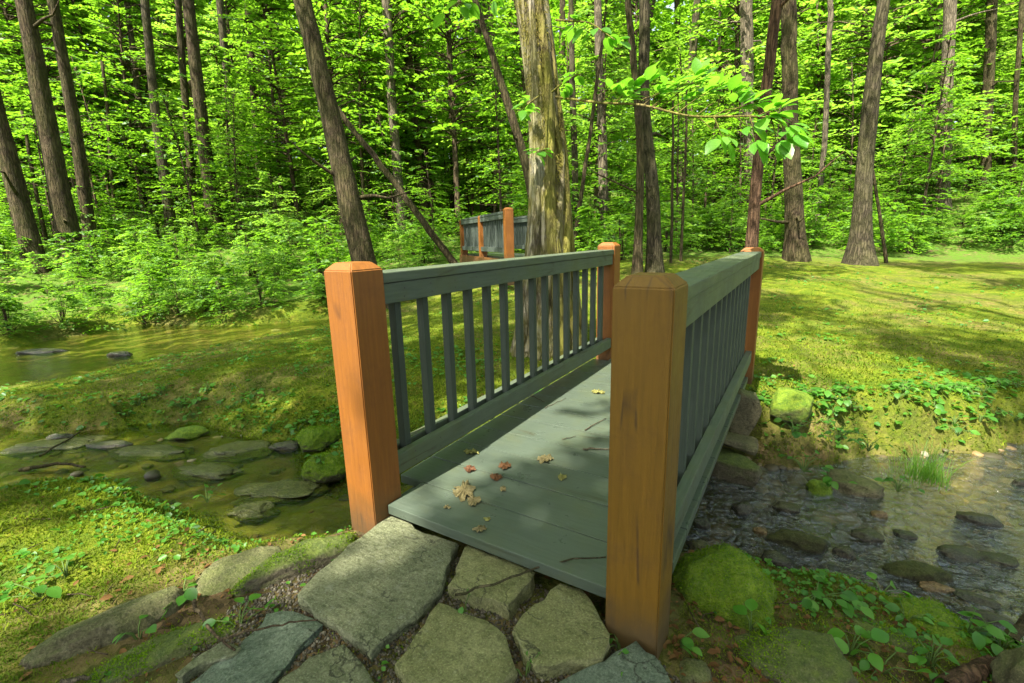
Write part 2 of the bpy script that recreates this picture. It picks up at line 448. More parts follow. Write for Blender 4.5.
def mat_stone(name, c1, c2, moss, moss_lo=.2, moss_hi=.7, wet=False, streak=(1,1,1), moss_c=((.045,.085,.008),(.12,.17,.016)), use_up=True):
    m, nt, out = mat_new(name)
    v = coords(nt, world=True); vs = coords(nt, streak, world=True)
    n1 = noise(nt, vs, 9, 8, .7, .3); n2 = noise(nt, v, 55, 5, .7); n3 = noise(nt, v, 5, 4, .6)
    col = ramp(nt, n1, [(.3, c1), (.7, c2)])
    lich = ramp(nt, noise(nt, v, 19, 4, .6), [(.6, grey(0)), (.72, grey(.5))])
    col = mixc(nt, lich, col, tuple(min(.5, c*1.7+.03) for c in c2))
    col = mixc(nt, ramp(nt, n2, [(.35, grey(.6)), (.5, grey(0))]), col, tuple(c*.35 for c in c1))
    if moss > 0:
        g = nt.nodes.new('ShaderNodeNewGeometry')
        sx = nt.nodes.new('ShaderNodeSeparateXYZ'); nt.links.new(g.outputs['Normal'], sx.inputs[0])
        up = sx.outputs['Z'] if use_up else math_n(nt, 'ADD', 0.5, 0.0)
        mm = math_n(nt, 'ADD', math_n(nt, 'MULTIPLY', up, .6), n3)
        mk = ramp(nt, math_n(nt, 'MULTIPLY', mm, .7), [(moss_lo, grey(0)), (moss_hi, grey(moss))])
        mc = ramp(nt, noise(nt, v, 30, 5, .7), [(.35, moss_c[0]), (.65, moss_c[1])])
        col = mixc(nt, mk, col, mc)
    if streak != (1,1,1):      # splits and cleavage cracks
        ad = N(nt, 'ShaderNodeMixRGB', blend_type='ADD'); ad.inputs[0].default_value = .22
        nt.links.new(v, ad.inputs[1])
        nn = N(nt, 'ShaderNodeTexNoise', Scale=9.0, Detail=5.0); nt.links.new(v, nn.inputs['Vector']); nt.links.new(nn.outputs['Color'], ad.inputs[2])
        cv = N(nt, 'ShaderNodeTexVoronoi', Scale=4.2, feature='DISTANCE_TO_EDGE'); nt.links.new(ad.outputs[0], cv.inputs['Vector'])
        cm = math_n(nt, 'MULTIPLY', ramp(nt, cv.outputs['Distance'], [(0, grey(1)), (.018, grey(0))]), ramp(nt, noise(nt, v, 5.5, 2), [(.5, grey(0)), (.56, grey(.9))]))
        col = mixc(nt, cm, col, (.03,.03,.018))
    n4 = noise(nt, v, 170, 3, .7)
    col = mixc(nt, ramp(nt, n4, [(.36, grey(.45)), (.47, grey(0))]), col, tuple(c*.4 for c in c1))
    col = mixc(nt, ramp(nt, n4, [(.56, grey(0)), (.68, grey(.4))]), col, tuple(min(.6, c*1.6) for c in c2))
    b = bump(nt, n1, 1.0, .03); b = bump(nt, n2, 1.0, .012, b); b = bump(nt, n4, .6, .004, b)
    principled(nt, out, col, .25 if wet else .8, b, .5 if wet else .25)
    return m
M_BOULDER_MOSS = mat_stone('moss_boulder', (.06,.055,.03), (.15,.13,.08), 1.0, .10, .42, moss_c=((.065,.135,.006),(.18,.26,.014)))
M_BOULDER = mat_stone('mossy_rock', (.07,.06,.035), (.17,.145,.09), .8, .35, .75)
M_ROCK_BARE = mat_stone('brown_rock', (.075,.066,.034), (.19,.165,.09), .5, .5, .85)
M_ROCK_WET = mat_stone('wet_rock', (.022,.02,.012), (.075,.06,.035), .5, .45, .8, True, moss_c=((.03,.05,.008),(.07,.085,.015)))
M_ROCK_MOSSDARK = mat_stone('dark_mossy_rock', (.022,.022,.010), (.075,.07,.03), .8, .35, .8, moss_c=((.03,.045,.006),(.075,.09,.012)))
M_ROCK_TAN = mat_stone('tan_wet_rock', (.13,.085,.03), (.24,.16,.06), 0, wet=True)
M_SLATE = mat_stone('slate', (.17,.185,.095), (.36,.37,.225), .35, .45, .85, False, (2.5,9,9), ((.06,.085,.02),(.11,.13,.03)))
M_SLATE_BLUE = mat_stone('blue_slate', (.11,.15,.105), (.23,.28,.20), .25, .5, .9, False, (8,3,9), ((.06,.085,.02),(.11,.13,.03)))
M_GRANITE = mat_stone('green_granite', (.20,.205,.085), (.40,.39,.18), .5, .45, .85, False, (3,3,3), ((.07,.09,.015),(.14,.15,.03)))

def mat_bark(name, c1, c2, moss=0.0, mossc=(.13,.13,.02), vs=1.0):
    m, nt, out = mat_new(name)
    v = coords(nt); vb = coords(nt, (9*vs, 9*vs, 1.3*vs))
    w_ = noise(nt, vb, 2.2, 7, .65, .6)
    vo = N(nt, 'ShaderNodeTexVoronoi', Scale=2.4, feature='DISTANCE_TO_EDGE'); 
    dv = N(nt, 'ShaderNodeMixRGB', blend_type='ADD'); dv.inputs[0].default_value = .8; nt.links.new(vb, dv.inputs[1])
    dn = N(nt, 'ShaderNodeTexNoise', Scale=1.3, Detail=5.0, Roughness=.7); nt.links.new(vb, dn.inputs['Vector']); nt.links.new(dn.outputs['Color'], dv.inputs[2])
    nt.links.new(dv.outputs[0], vo.inputs['Vector'])
    cr = ramp(nt, vo.outputs['Distance'], [(.0, grey(0)), (.22, grey(1))])
    col = ramp(nt, w_, [(.3, c1), (.7, c2)])
    col = mixc(nt, cr, tuple(c*.62 for c in c1), col)
    lich = ramp(nt, noise(nt, v, 3.2, 5, .65), [(.52, grey(0)), (.64, grey(.35))])
    col = mixc(nt, lich, col, tuple(min(.4, c*1.35+.02) for c in c2))
    if moss:
        mm = ramp(nt, noise(nt, v, 2.6, 6, .7), [(.38, grey(0)), (.58, grey(moss))])
        col = mixc(nt, mm, col, mossc)
    b = bump(nt, cr, .7, .03); b = bump(nt, w_, .6, .02, b); b = bump(nt, noise(nt, v, 40, 4), .4, .008, b)
    principled(nt, out, col, .9, b, .15)
    return m
M_BARK = mat_bark('brown_bark', (.045,.032,.018), (.105,.075,.042), .35, (.06,.07,.014))
M_BARK_GREY = mat_bark('grey_bark', (.045,.037,.023), (.105,.084,.052), .3, (.08,.085,.02))
M_BARK_RED = mat_bark('reddish_dead_bark', (.07,.040,.022), (.16,.092,.05))
M_BARK_PALE = mat_bark('pale_bark', (.11,.09,.06), (.21,.17,.11))
M_BARK_MOSS = mat_bark('mossy_bark', (.10,.078,.045), (.42,.36,.25), .55, (.19,.18,.025))
M_TWIG = mat_bark('twig_bark', (.07,.05,.03), (.15,.11,.06))
M_VINE = mat_bark('vine_bark', (.12,.09,.035), (.25,.21,.08), .8, (.20,.19,.03))

def mat_water():
    m, nt, out = mat_new('stream_water')
    v = coords(nt, world=True)
    vs = coords(nt, (1.0, 1.7, 1), world=True)
    g = nt.nodes.new('ShaderNodeNewGeometry'); sx = nt.nodes.new('ShaderNodeSeparateXYZ'); nt.links.new(g.outputs['Position'], sx.inputs[0])
    lively = ramp(nt, math_n(nt, 'ADD', math_n(nt, 'MULTIPLY', sx.outputs['X'], .25), .3), [(.15, grey(.14)), (.6, grey(1))])
    h = math_n(nt, 'MULTIPLY', math_n(nt, 'ADD', noise(nt, vs, 9, 4, .6, .8), math_n(nt, 'MULTIPLY', noise(nt, vs, 26, 3, .6, .5), .45)), lively)
    b = bump(nt, h, 1.0, .09)
    tr = nt.nodes.new('ShaderNodeBsdfTransparent'); tr.inputs[0].default_value = (.82,.84,.52,1)
    gl = nt.nodes.new('ShaderNodeBsdfGlossy'); gl.inputs['Color'].default_value = (.86,.96,.95,1); gl.inputs['Roughness'].default_value = .04
    nt.links.new(b, gl.inputs['Normal'])
    fr = N(nt, 'ShaderNodeFresnel', IOR=1.36); nt.links.new(b, fr.inputs['Normal'])
    gain = ramp(nt, math_n(nt, 'ADD', math_n(nt, 'MULTIPLY', sx.outputs['X'], .25), .3), [(.2, grey(.0)), (.6, grey(1))])   # reflection boosted beyond fresnel to brighten the right-hand water
    fm = math_n(nt, 'ADD', math_n(nt, 'MULTIPLY', fr.outputs[0], .95), math_n(nt, 'MULTIPLY', gain, math_n(nt, 'ADD', math_n(nt, 'MULTIPLY', fr.outputs[0], 1.8), .035)))
    fm = math_n(nt, 'MINIMUM', fm, .9)
    mx = nt.nodes.new('ShaderNodeMixShader')
    nt.links.new(fm, mx.inputs[0]); nt.links.new(tr.outputs[0], mx.inputs[1]); nt.links.new(gl.outputs[0], mx.inputs[2])
    nt.links.new(mx.outputs[0], out.inputs[0])
    return m
M_WATER = mat_water()
def mat_simple(name, c1, c2, scale=40, rough=.8):
    m, nt, out = mat_new(name); v = coords(nt)
    n = noise(nt, v, scale, 5, .7)
    principled(nt, out, ramp(nt, n, [(.3, c1), (.7, c2)]), rough, bump(nt, n, .5, .004), .3)
    return m
M_SCREW = mat_simple('screw_metal', (.03,.03,.028), (.07,.06,.05), 80, .5)
def mat_grit():
    m, nt, out = mat_new('grit'); g = nt.nodes.new('ShaderNodeNewGeometry')
    c = ramp(nt, g.outputs['Random Per Island'], [(0, (.03,.026,.016)), (.6, (.075,.062,.04)), (1, (.17,.15,.11))])
    principled(nt, out, c, .8); return m
M_GRIT = mat_grit()

# ------------------------------------------------------------------ ground sheet and water
def build_ground():
    n = 430
    u = np.linspace(-1, 1, n)
    k = 5.2
    s = np.sinh(k*u)/math.sinh(k)
    cx, cy0 = 0.2, .6
    X, Y = np.meshgrid(cx+s*130, cy0+s*130, indexing='ij')
    x, y = X.ravel(), Y.ravel()
    z = ground(x, y)
    i, j = np.meshgrid(np.arange(n-1), np.arange(n-1), indexing='ij')
    a = (i*n+j).ravel()
    F = np.stack([a, a+n, a+n+1, a+1], 1)
    o = mesh_np('ground', np.stack([x, y, z], 1), F, M_GROUND, None, True)
    sd = stream_sd(x, y)
    bed = np.where(x > .3, sstep(.03, -.03, sd), sstep(-.03, -.08, sd))
    soil = sstep(.30, .02, sd)*np.where(x > .3, .35, .15)
    soil = np.maximum(soil, .85*sstep(1.4, .6, np.hypot((x-.55)/1.0, (y+.55)/.75)))     # trodden path by the bridge
    soil = np.maximum(soil, .8*sstep(.9, .4, np.hypot((x-1.5)/1.1, (y-.35)/.7)))        # leafy ground by the right post
    soil = np.maximum(soil, .55*sstep(.55, .2, np.hypot((x+.75)/1.0, (y+.15)/.45)))
    soil = np.maximum(soil, .7*sstep(.8, .2, np.hypot(x-2.5, (y-2.6)/.7)))
    soil = np.maximum(soil, .6*sstep(.5, .2, np.hypot((x-1.25)/.5, (y-2.05)/.5)))
    fwd = (x-CAM[0])*FH[0]+(y-CAM[1])*FH[1]
    wood = sstep(9.6, 11.5, fwd+.8*(fbm(x*.6, y*.6, 31)-.5)*2)
    wood = np.maximum(wood, sstep(.2, 1.2, sd)*sstep(-5.8, -6.8, x+.12*(y-2)*(-1)))
    for nm, arr in (('bed', bed), ('soil', soil), ('woodland', wood)):
        at = o.data.attributes.new(nm, 'FLOAT', 'POINT'); at.data.foreach_set('value', arr.astype(np.float32))
    o['kind'] = 'structure'
    return o
build_ground()
def build_water():
    nx, ny = 160, 110
    X, Y = np.meshgrid(np.linspace(-16, 12, nx), np.linspace(-7, 9, ny), indexing='ij')
    i, j = np.meshgrid(np.arange(nx-1), np.arange(ny-1), indexing='ij'); a = (i*ny+j).ravel()
    cx_ = (X[:-1, :-1]+X[1:, 1:])/2; cy_ = (Y[:-1, :-1]+Y[1:, 1:])/2
    keep = (stream_sd(cx_, cy_) < .30).ravel()
    F = np.stack([a, a+ny, a+ny+1, a+1], 1)[keep]
    used = np.unique(F); mp = np.full(nx*ny, -1); mp[used] = np.arange(len(used))
    V = np.stack([X.ravel(), Y.ravel(), np.full(X.size, WATER_Z)], 1)[used]
    o = mesh_np('water', V, mp[F], M_WATER, None, True); o['kind'] = 'structure'
build_water()

# ------------------------------------------------------------------ footbridges
PW = .1421
def post_bm(x, y, z0, z1, w_=PW):
    """square timber post; z1 is where the cap chamfer starts"""
    bm = bmesh.new()
    zs = [z0, z1, z1+.026]; ins = [0, 0, .027]
    rings = []
    for z, i in zip(zs, ins):
        rings.append([bm.verts.new((x+a*(w_)-(a*2-1)*i, y+b*(w_)-(b*2-1)*i, z)) for a, b in ((0,0),(1,0),(1,1),(0,1))])
    for r0, r1 in zip(rings, rings[1:]):
        for k in range(4): bm.faces.new((r0[k], r0[(k+1)%4], r1[(k+1)%4], r1[k]))
    bm.faces.new(rings[-1]); bm.faces.new(rings[0][::-1])
    bmesh.ops.bevel(bm, geom=[e for e in bm.edges], offset=.0035, segments=2, affect='EDGES')
    return bm
def screws(parent, pts, r=.0035, axis='x'):
    pass
def rail_side(root, x_in, sgn, y0, y1, ztop, nbal, baluster=None, M_RAIL=M_RAIL, bolts=False):
    """x_in: inner face of the side's inner boards; sgn +1 when outward is +x"""
    a, b, c, d = x_in, x_in+sgn*.0375, x_in+sgn*.0775, x_in+sgn*.115
    def mm(p, q): return (min(p, q), max(p, q))
    bm = bmesh.new(); box_bm(bm, *mm(a-sgn*.008, d+sgn*.006), y0, y1, ztop-.038, ztop, .004); bm_obj('cap_rail', bm, M_RAIL, root)
    for lo, hi, nm in ((ztop-.115, ztop-.040, 'top_rail'), (.082, .162, 'bottom_rail')):
        for p, q in ((a, b), (c, d)):
            bm = bmesh.new(); box_bm(bm, *mm(p, q), y0, y1, lo, hi, .003)
            dots = []
            if bolts:
                xf = a if p == a else d; sg = -sgn if p == a else sgn
                for k in range(nbal):
                    yy = y0+(y1-y0)/(nbal+.35)*(k+.68)
                    for zq in (lo+.022, hi-.020):
                        yq, zz = yy+random.uniform(-.006, .006), zq+random.uniform(-.005, .005)
                        c0 = [bm.verts.new((xf+sg*.0014, yq+.0036*math.cos(t), zz+.0036*math.sin(t))) for t in np.linspace(0, 6.283, 9)[:-1]]
                        dots.append(bm.faces.new(c0 if sg > 0 else c0[::-1]))
                for fc in dots: fc.material_index = 1
            o = bm_obj(nm, bm, M_RAIL, root)
            if bolts: o.data.materials.append(M_SCREW)
    step = (y1-y0)/(nbal+.35)
    for k in range(nbal):
        yy = y0+step*(k+.68)
        if baluster is None:
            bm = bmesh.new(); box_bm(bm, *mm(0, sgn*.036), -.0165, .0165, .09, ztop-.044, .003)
            baluster = bm_obj('baluster', bm, M_RAIL_SHADED if M_RAIL is not M_RAIL_FAR else M_RAIL, root); o = baluster
        else:
            o = baluster.copy(); COL.objects.link(o); o.parent = root
        o.location = (b+sgn*.002, yy, 0)
    return baluster

br = tag(empty('footbridge', (0, 0, 0)), 'small wooden footbridge over the near stream with orange posts and grey-green rails', 'footbridge')
BW, BL = .8946, 2.5673
for (x, y, z1, m) in ((-PW, 0, .890, M_ORANGE), (BW+.004, 0, .868, M_ORANGE_SHADED), (-PW, BL, .903, M_ORANGE), (BW, BL, .853, M_ORANGE)):
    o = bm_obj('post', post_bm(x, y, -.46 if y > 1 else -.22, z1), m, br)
    if m is M_ORANGE_SHADED: o['label'] = 'brown shaded post with pale droplet stains on its face'
bal = rail_side(br, -.012, -1, PW+.001, BL-.001, .874, 15, bolts=True)
rail_side(br, BW+.012, 1, PW+.001, BL-.001, .852, 15, bolts=True)
def planks(root, x0, x1, ya, yb, pitch, notch=True):
    k = 0; y = ya
    bm = bmesh.new()
    r = random.Random(4)
    while y < yb-.02:
        y2 = min(y+pitch, yb)
        near_post = notch and (y < PW+.06 or y2 > BL-.01)
        xa, xb = (0.003, BW-.003) if near_post else (x0, x1)
        dz = r.uniform(-.0012, .0012)
        box_bm(bm, xa, xb, y+.0022, y2-.0022, -.038+dz, dz, .0035)
        y = y2; k += 1
    return bm_obj('deck', bm, M_DECK, root)
planks(br, -.125, BW+.125, .06, BL+.15, .2)
for x in (-.06, BW*.5-.02, BW+.02):
    bm = bmesh.new(); box_bm(bm, x, x+.04, .10, BL+.12, -.215, -.041, .004); bm_obj('beam', bm, M_RAIL, br)

# second bridge, up the bank beyond the big tree
pA = at_D(514.5, 258, 7.5); pB = at_D(468, 252, 10.3)
bd = np.array([pB[0]-pA[0], pB[1]-pA[1]]); L2 = float(np.linalg.norm(bd)); bd /= L2
z2 = float(pA[2])
b2 = tag(empty('footbridge', (pA[0], pA[1], z2), math.atan2(-bd[0], bd[1])),
         'small distant footbridge half hidden behind the big mossy tree trunk', 'footbridge')
W2 = .86
PWB = .13
for x in (0, W2):
    for y in (0, L2*.5, L2):
        bm_obj('post', post_bm(x-(PWB if x == 0 else 0), y, -.42, .745 if y == 0 else .70, PWB), M_ORANGE, b2)
bal2 = None
for y0, y1 in ((PWB+.002, L2*.5-.002), (L2*.5+PWB+.002, L2-.002)):
    bal2 = rail_side(b2, -.010, -1, y0, y1, .72, 13, bal2, M_RAIL_FAR)
    rail_side(b2, W2+.010, 1, y0, y1, .72, 13, None, M_RAIL_FAR)
bm = bmesh.new()
yy = 0.05
while yy < L2+.1:
    box_bm(bm, .003, W2-.003, yy+.002, yy+.188, -.04, 0, .003); yy += .19
bm_obj('deck', bm, M_DECK, b2)
for x in (-PWB-.03, W2+PWB):
    bm = bmesh.new(); box_bm(bm, x, x+.028, -.02, L2+PWB, -.20, -.02, .003); bm_obj('skirt_board', bm, M_ORANGE, b2)

# ------------------------------------------------------------------ flagstones of the path
def flagstone(px, z, mat, label, th=.055, seed=0, tilt=(0, 0), name='flagstone'):
    r = random.Random(seed)
    P = [at_z(u, v, z) for u, v in px]
    c = sum(P)/len(P)
    pts = []
    n = len(P)
    for i in range(n):
        a, b = P[i], P[(i+1) % n]
        m = max(2, int(np.linalg.norm(b-a)/.034))
        for k in range(m):
            t = k/m
            q = a*(1-t)+b*t
            e = .0055 if k else .002
            pts.append(q-c+np.array([r.gauss(0, e), r.gauss(0, e), 0]))
    bm = bmesh.new()
    def zoff(p): return p[0]*tilt[0]+p[1]*tilt[1]
    rings = []
    for sc_, dz in ((1.0, -th), (1.008, -.016), (1.002, -.003), (.988, .0)):
        rr = []
        for p in pts:
            j = r.uniform(-.007, .007) if dz < -.01 else r.uniform(-.0015, .0015)
            L_ = np.linalg.norm(p[:2])+1e-6
            k = sc_+j/L_
            rr.append(bm.verts.new((p[0]*k, p[1]*k, dz+zoff(p)+r.uniform(-.002, .002))))
        rings.append(rr)
    m = len(pts)
    for a, b in zip(rings, rings[1:]):
        for k in range(m): bm.faces.new((a[k], a[(k+1) % m], b[(k+1) % m], b[k]))
    # top: inner rings with gentle relief
    prev = rings[-1]
    for sc_ in (.8, .55, .3):
        rr = []
        for p in pts:
            q = p*sc_
            hz = (float(fbm(np.array((q[0]+c[0])*9), np.array((q[1]+c[1])*9), seed, 3))-.5)*.006
            rr.append(bm.verts.new((q[0], q[1], hz+zoff(q))))
        for k in range(m): bm.faces.new((prev[k], prev[(k+1) % m], rr[(k+1) % m], rr[k]))
        prev = rr
    cv = bm.verts.new((0, 0, 0))
    for k in range(m): bm.faces.new((prev[k], prev[(k+1) % m], cv))
    bmesh.ops.recalc_face_normals(bm, faces=bm.faces)
    for f in bm.faces: f.smooth = f.normal.z > .85
    o = bm_obj(name, bm, mat)
    o.location = c
    return tag(o, label, 'flagstone', 'flagstones leading onto the bridge')
def zp(lst, s, ox, oy): return [(ox+a/s, oy+b/s) for a, b in lst]
z7 = lambda l: zp(l, 2.56, 280, 440)
z5 = lambda l: zp(l, 2.7, 0, 430)
SZ = -.052
flagstone(z7([(42,392),(160,285),(275,190),(322,204),(345,226),(398,244),(452,262),(425,325),(405,385),(320,470),(235,545),(140,470)]), SZ, M_SLATE,
          'largest flagstone, grey-green slate touching the left orange post', seed=1)
flagstone(z7([(478,266),(560,296),(655,335),(622,380),(585,424),(510,402),(436,374)]), SZ, M_GRANITE,
          'small pointed flagstone against the middle of the deck edge', seed=2)
flagstone(z7([(405,416),(460,438),(528,462),(578,500),(605,580),(560,660),(450,680),(340,650),(298,575),(345,500)]), SZ, M_GRANITE,
          'broad cracked yellow-green flagstone in the middle of the path', seed=3)
flagstone(z7([(718,367),(772,382),(812,432),(842,495),(826,550),(740,566),(655,575),(615,520),(596,478),(650,420)]), SZ, M_GRANITE,
          'rounded speckled flagstone just left of the brown right post', seed=4)
flagstone(z7([(915,513),(960,548),(1000,622),(985,700),(800,720),(640,700),(690,640),(800,575)]), SZ-.012, M_SLATE_BLUE,
          'dark blue-grey flagstone at the foot of the brown right post', seed=5)
flagstone(z5([(722,494),(790,487),(868,525),(800,600),(715,700),(560,720),(480,700),(560,645),(640,590),(690,540)]), SZ-.01, M_SLATE_BLUE,
          'long green slate flagstone crossed by a dark twig', seed=6)
flagstone(z5([(545,604),(600,572),(648,586),(628,612),(540,632),(490,665),(470,660)]), SZ-.004, M_SLATE,
          'thin flake of slate lying beside the long green flagstone', th=.03, seed=7)
flagstone(z7([(0,612),(70,560),(165,520),(205,570),(240,622),(235,690),(60,720),(-60,680)]), SZ, M_SLATE,
          'grey-green flagstone below the largest slate at the frame bottom', seed=8)

# grit between the stones
def grit():
    n = 26000
    x = rng.uniform(-.35, 1.35, n); y = rng.uniform(-.85, .12, n)
    keep = (np.hypot((x-.62)/.75, (y+.38)/.48) < 1)
    x, y = x[keep], y[keep]; n = len(x)
    z = ground(x, y)
    s = rng.uniform(.0025, .008, n)
    base = np.array([[1,0,0],[-1,0,0],[0,1,0],[0,-1,0],[0,0,1],[0,0,-1]], float)
    V = base[None]*s[:, None, None]*rng.uniform(.6, 1.2, (n, 6, 1))+np.stack([x, y, z+.001], 1)[:, None]
    f = np.array([[0,2,4],[2,1,4],[1,3,4],[3,0,4],[2,0,5],[1,2,5],[3,1,5],[0,3,5]])
    F = (np.arange(n)[:, None, None]*6+f[None]).reshape(-1, 3)
    o = mesh_np('path_grit', V.reshape(-1, 3), F, M_GRIT); o['kind'] = 'stuff'
    o['label'] = 'grey grit between the flagstones'; 
grit()

# ------------------------------------------------------------------ boulders and stream rocks
_ico = None
def ico(sub=4):
    bm = bmesh.new(); bmesh.ops.create_icosphere(bm, subdivisions=sub, radius=1)
    V = np.array([v.co[:] for v in bm.verts]); F = np.array([[v.index for v in f.verts] for f in bm.faces]); bm.free()
    return V, F
ICO4 = ico(4); ICO5 = ico(5)
def rock_mesh(name, size, mat, seed, rough=.22, boxy=.0, sub=4, flat=0.0, facets=9):
    V, F = (ICO5 if sub == 5 else ICO4)
    P = V.copy()
    if boxy:
        mx = np.abs(P).max(1)[:, None]; P = P*(1-boxy)+P/mx*boxy*.85
    rf = np.random.default_rng(seed*7+1)
    for _ in range(facets):
        nv = unit(rf.normal(0, 1, 3)); dd_ = rf.uniform(.68, .92)
        P = P-np.clip(P@nv-dd_, 0, 9)[:, None]*nv[None]*.85
    off = Vector((seed*3.17, seed*1.31, seed*.77))
    d = np.array([mnoise.fractal(Vector(p)*1.1+off, 1.0, 2.0, 5) for p in V])
    d2 = np.array([mnoise.noise(Vector(p)*6+off) for p in V])
    d3 = np.array([mnoise.noise(Vector(p)*14+off) for p in V])
    P = P*(1+rough*d+.04*d2+.018*d3)[:, None]
    if flat: P[:, 2] = np.where(P[:, 2] > 1-flat, 1-flat+(P[:, 2]-1+flat)*.25, P[:, 2])
    P = P*np.array(size)[None]
    return mesh_np(name, P, F, mat, None, True)
def moss_fuzz(o, seed, cover):
    r = np.random.default_rng(seed)
    me = o.data; n = len(me.vertices)
    co = np.empty(n*3, np.float32); me.vertices.foreach_get('co', co); co = co.reshape(-1, 3)
    nr = np.empty(n*3, np.float32); me.vertices.foreach_get('normal', nr); nr = nr.reshape(-1, 3)
    i = r.integers(0, n, 9000)
    sel = (nr[i, 2] > .0) & (r.random(len(i)) < np.clip(nr[i, 2]*1.3+.2, 0, 1)) & (fbm(co[i, 0]*16+seed, co[i, 1]*16, 3) < .32+.45*cover)
    i = i[sel]; m = len(i)
    p = co[i]+r.normal(0, .004, (m, 3)); d = unit(nr[i]*.6+r.normal(0, .6, (m, 3))); nn = unit(nr[i]+r.normal(0, .4, (m, 3)))
    L = r.uniform(.003, .009, m)
    V, Q = leaf_arr(p, d, nn, L, L*.5)
    c = mesh_np('moss', V, Q, M_MOSS_FUZZ, o, True); c['kind'] = 'stuff'
def rock(u, v, z, size, mat, label, rz=0, seed=1, cat='rock', group=None, name='rock', tilt=0, **k):
    """size = half lengths: along the picture's width, into it, up"""
    o = rock_mesh(name, size, mat, seed, **k)
    p = at_z(u, v, z)
    o.location = p
    o.rotation_euler = (0, math.radians(tilt), -YAW+math.radians(rz))
    if mat in (M_BOULDER_MOSS, M_BOULDER) and k.get('sub') == 5: moss_fuzz(o, seed, 1.0 if mat is M_BOULDER_MOSS else .45)
    return tag(o, label, cat, group)
rock(724, 597, -.22, (.17,.17,.155), M_BOULDER_MOSS, 'big round boulder covered in bright green moss beside the brown post', 10, 3, 'boulder', name='boulder', sub=5, rough=.10)
rock(790, 668, -.20, (.17,.10,.085), M_BOULDER, 'long half-mossy rock at the frame bottom right of the brown post', -12, 5, sub=5, rough=.12, boxy=.3)
rock(692, 676, -.145, (.05,.05,.03), M_ROCK_BARE, 'small grey rock just below the brown post', 0, 6)
rock(868, 640, -.31, (.22,.07,.07), M_BOULDER, 'long mossy rock slanting between leafy plants above the stream', -38, 8, sub=5, rough=.15)
rock(925, 640, -.37, (.21,.14,.11), M_BOULDER_MOSS, 'low moss-covered mound of rock under the leafy plants', -20, 9, sub=5, rough=.15)
rock(1040, 690, -.25, (.10,.10,.10), M_ROCK_BARE, 'brown rock cut by the bottom right corner', 0, 10)
SG = 'rocks lying in the right-hand stream'
WZ = WATER_Z
for i, (u, v, sx, sy, sz, rz, mat, lab) in enumerate([
    (797,543,.135,.06,.065,-22,M_ROCK_MOSSDARK,'long rounded mossy rock in the stream, nearest the bridge'),
    (776,560,.065,.05,.038,-10,M_ROCK_WET,'dark rock just below the long rounded mossy one'),
    (844,554,.045,.04,.035,0,M_ROCK_WET,'small dark round rock right of the long mossy stream rock'),
    (914,574,.13,.05,.05,-25,M_ROCK_MOSSDARK,'flat elongated mossy rock in midstream'),
    (959,555,.085,.06,.03,-10,M_ROCK_WET,'flat speckled wet rock at the middle of the stream'),
    (978,521,.095,.055,.035,-15,M_ROCK_WET,'flat brown rock near the far bank by the grass clump'),
    (803,583,.045,.035,.028,-30,M_ROCK_TAN,'small orange-tan rock between the moss boulder and the stream'),
    (868,537,.07,.05,.035,-5,M_ROCK_WET,'brown wet rock above the small round one'),
    (853,487,.15,.12,.075,-35,M_ROCK_BARE,'brown slanting rock slab at the foot of the far bank'),
    (820,490,.08,.06,.06,0,M_BOULDER_MOSS,'mossy hump of rock left of the brown slab'),
    (1018,484,.035,.03,.03,0,M_ROCK_WET,'lone dark rock upstream at the right edge'),
    (869,593,.05,.045,.03,10,M_ROCK_WET,'upright wet stone near the leafy plants'),
    (972,598,.08,.03,.018,-35,M_ROCK_WET,'thin dark rock shelf close to the right foreground plants'),
    (988,618,.07,.03,.02,-30,M_ROCK_WET,'sharp dark rock below the thin rock shelf'),
    (742,510,.05,.045,.05,0,M_ROCK_WET,'dark wet rock just under the far end of the bridge'),
    (700,525,.045,.04,.04,0,M_ROCK_WET,'dark rock beside the bottom rail under the bridge'),
    (700,548,.05,.04,.035,0,M_ROCK_BARE,'brown rock behind the big moss boulder'),
    (786,508,.07,.05,.03,-20,M_ROCK_WET,'low wet rock with ripples around it left of the mossy hump'),
    (838,585,.06,.03,.018,-40,M_ROCK_WET,'thin wet stone pointing at the orange-tan rock'),
    (905,535,.05,.035,.018,-20,M_ROCK_WET,'flat stone barely breaking the water above the flat mossy rock'),
    (938,588,.07,.03,.015,-10,M_ROCK_TAN,'flat tan stone below the speckled wet rock'),
    (880,515,.04,.03,.022,0,M_ROCK_TAN,'small tan stone in front of the brown slab'),
    (1000,560,.07,.05,.02,-20,M_ROCK_WET,'low wet stone in the water close to the right edge'),
    (760,532,.03,.03,.025,0,M_ROCK_TAN,'little tan stone above the dark rock pair'),
    ]):
    rock(u, v, WZ, (sx, sy, sz), mat, lab, rz, 20+i, group=SG, rough=.2, boxy=.25)
M_LEDGE = mat_stone('algae_ledge', (.05,.05,.018), (.14,.135,.045), .5, .3, .75, True, moss_c=((.06,.075,.01),(.13,.14,.02)))
for i, (u, v, sx, sy, rz, lab) in enumerate([
    (55,446,.34,.13,8,'flat algae-covered rock ledge in the left stream, nearest the left edge'),
    (150,452,.26,.10,-6,'flat rock ledge breaking the middle of the left stream'),
    (235,452,.24,.12,12,'flat rock ledge below the mossy island edge'),
    (205,474,.20,.09,-14,'flat rock ledge close to the tip of the near mossy bank'),
    (285,490,.22,.11,10,'flat rock ledge in front of the small mossy boulder'),
    (250,512,.14,.06,-8,'narrow rock ledge along the near bank by the left orange post')]):
    rock(u, v, WATER_Z-.014, (sx*1.15, sy*1.2, .036), M_LEDGE, lab, rz, 90+i, group='rock ledges in the left stream', rough=.42, boxy=.15, sub=5)
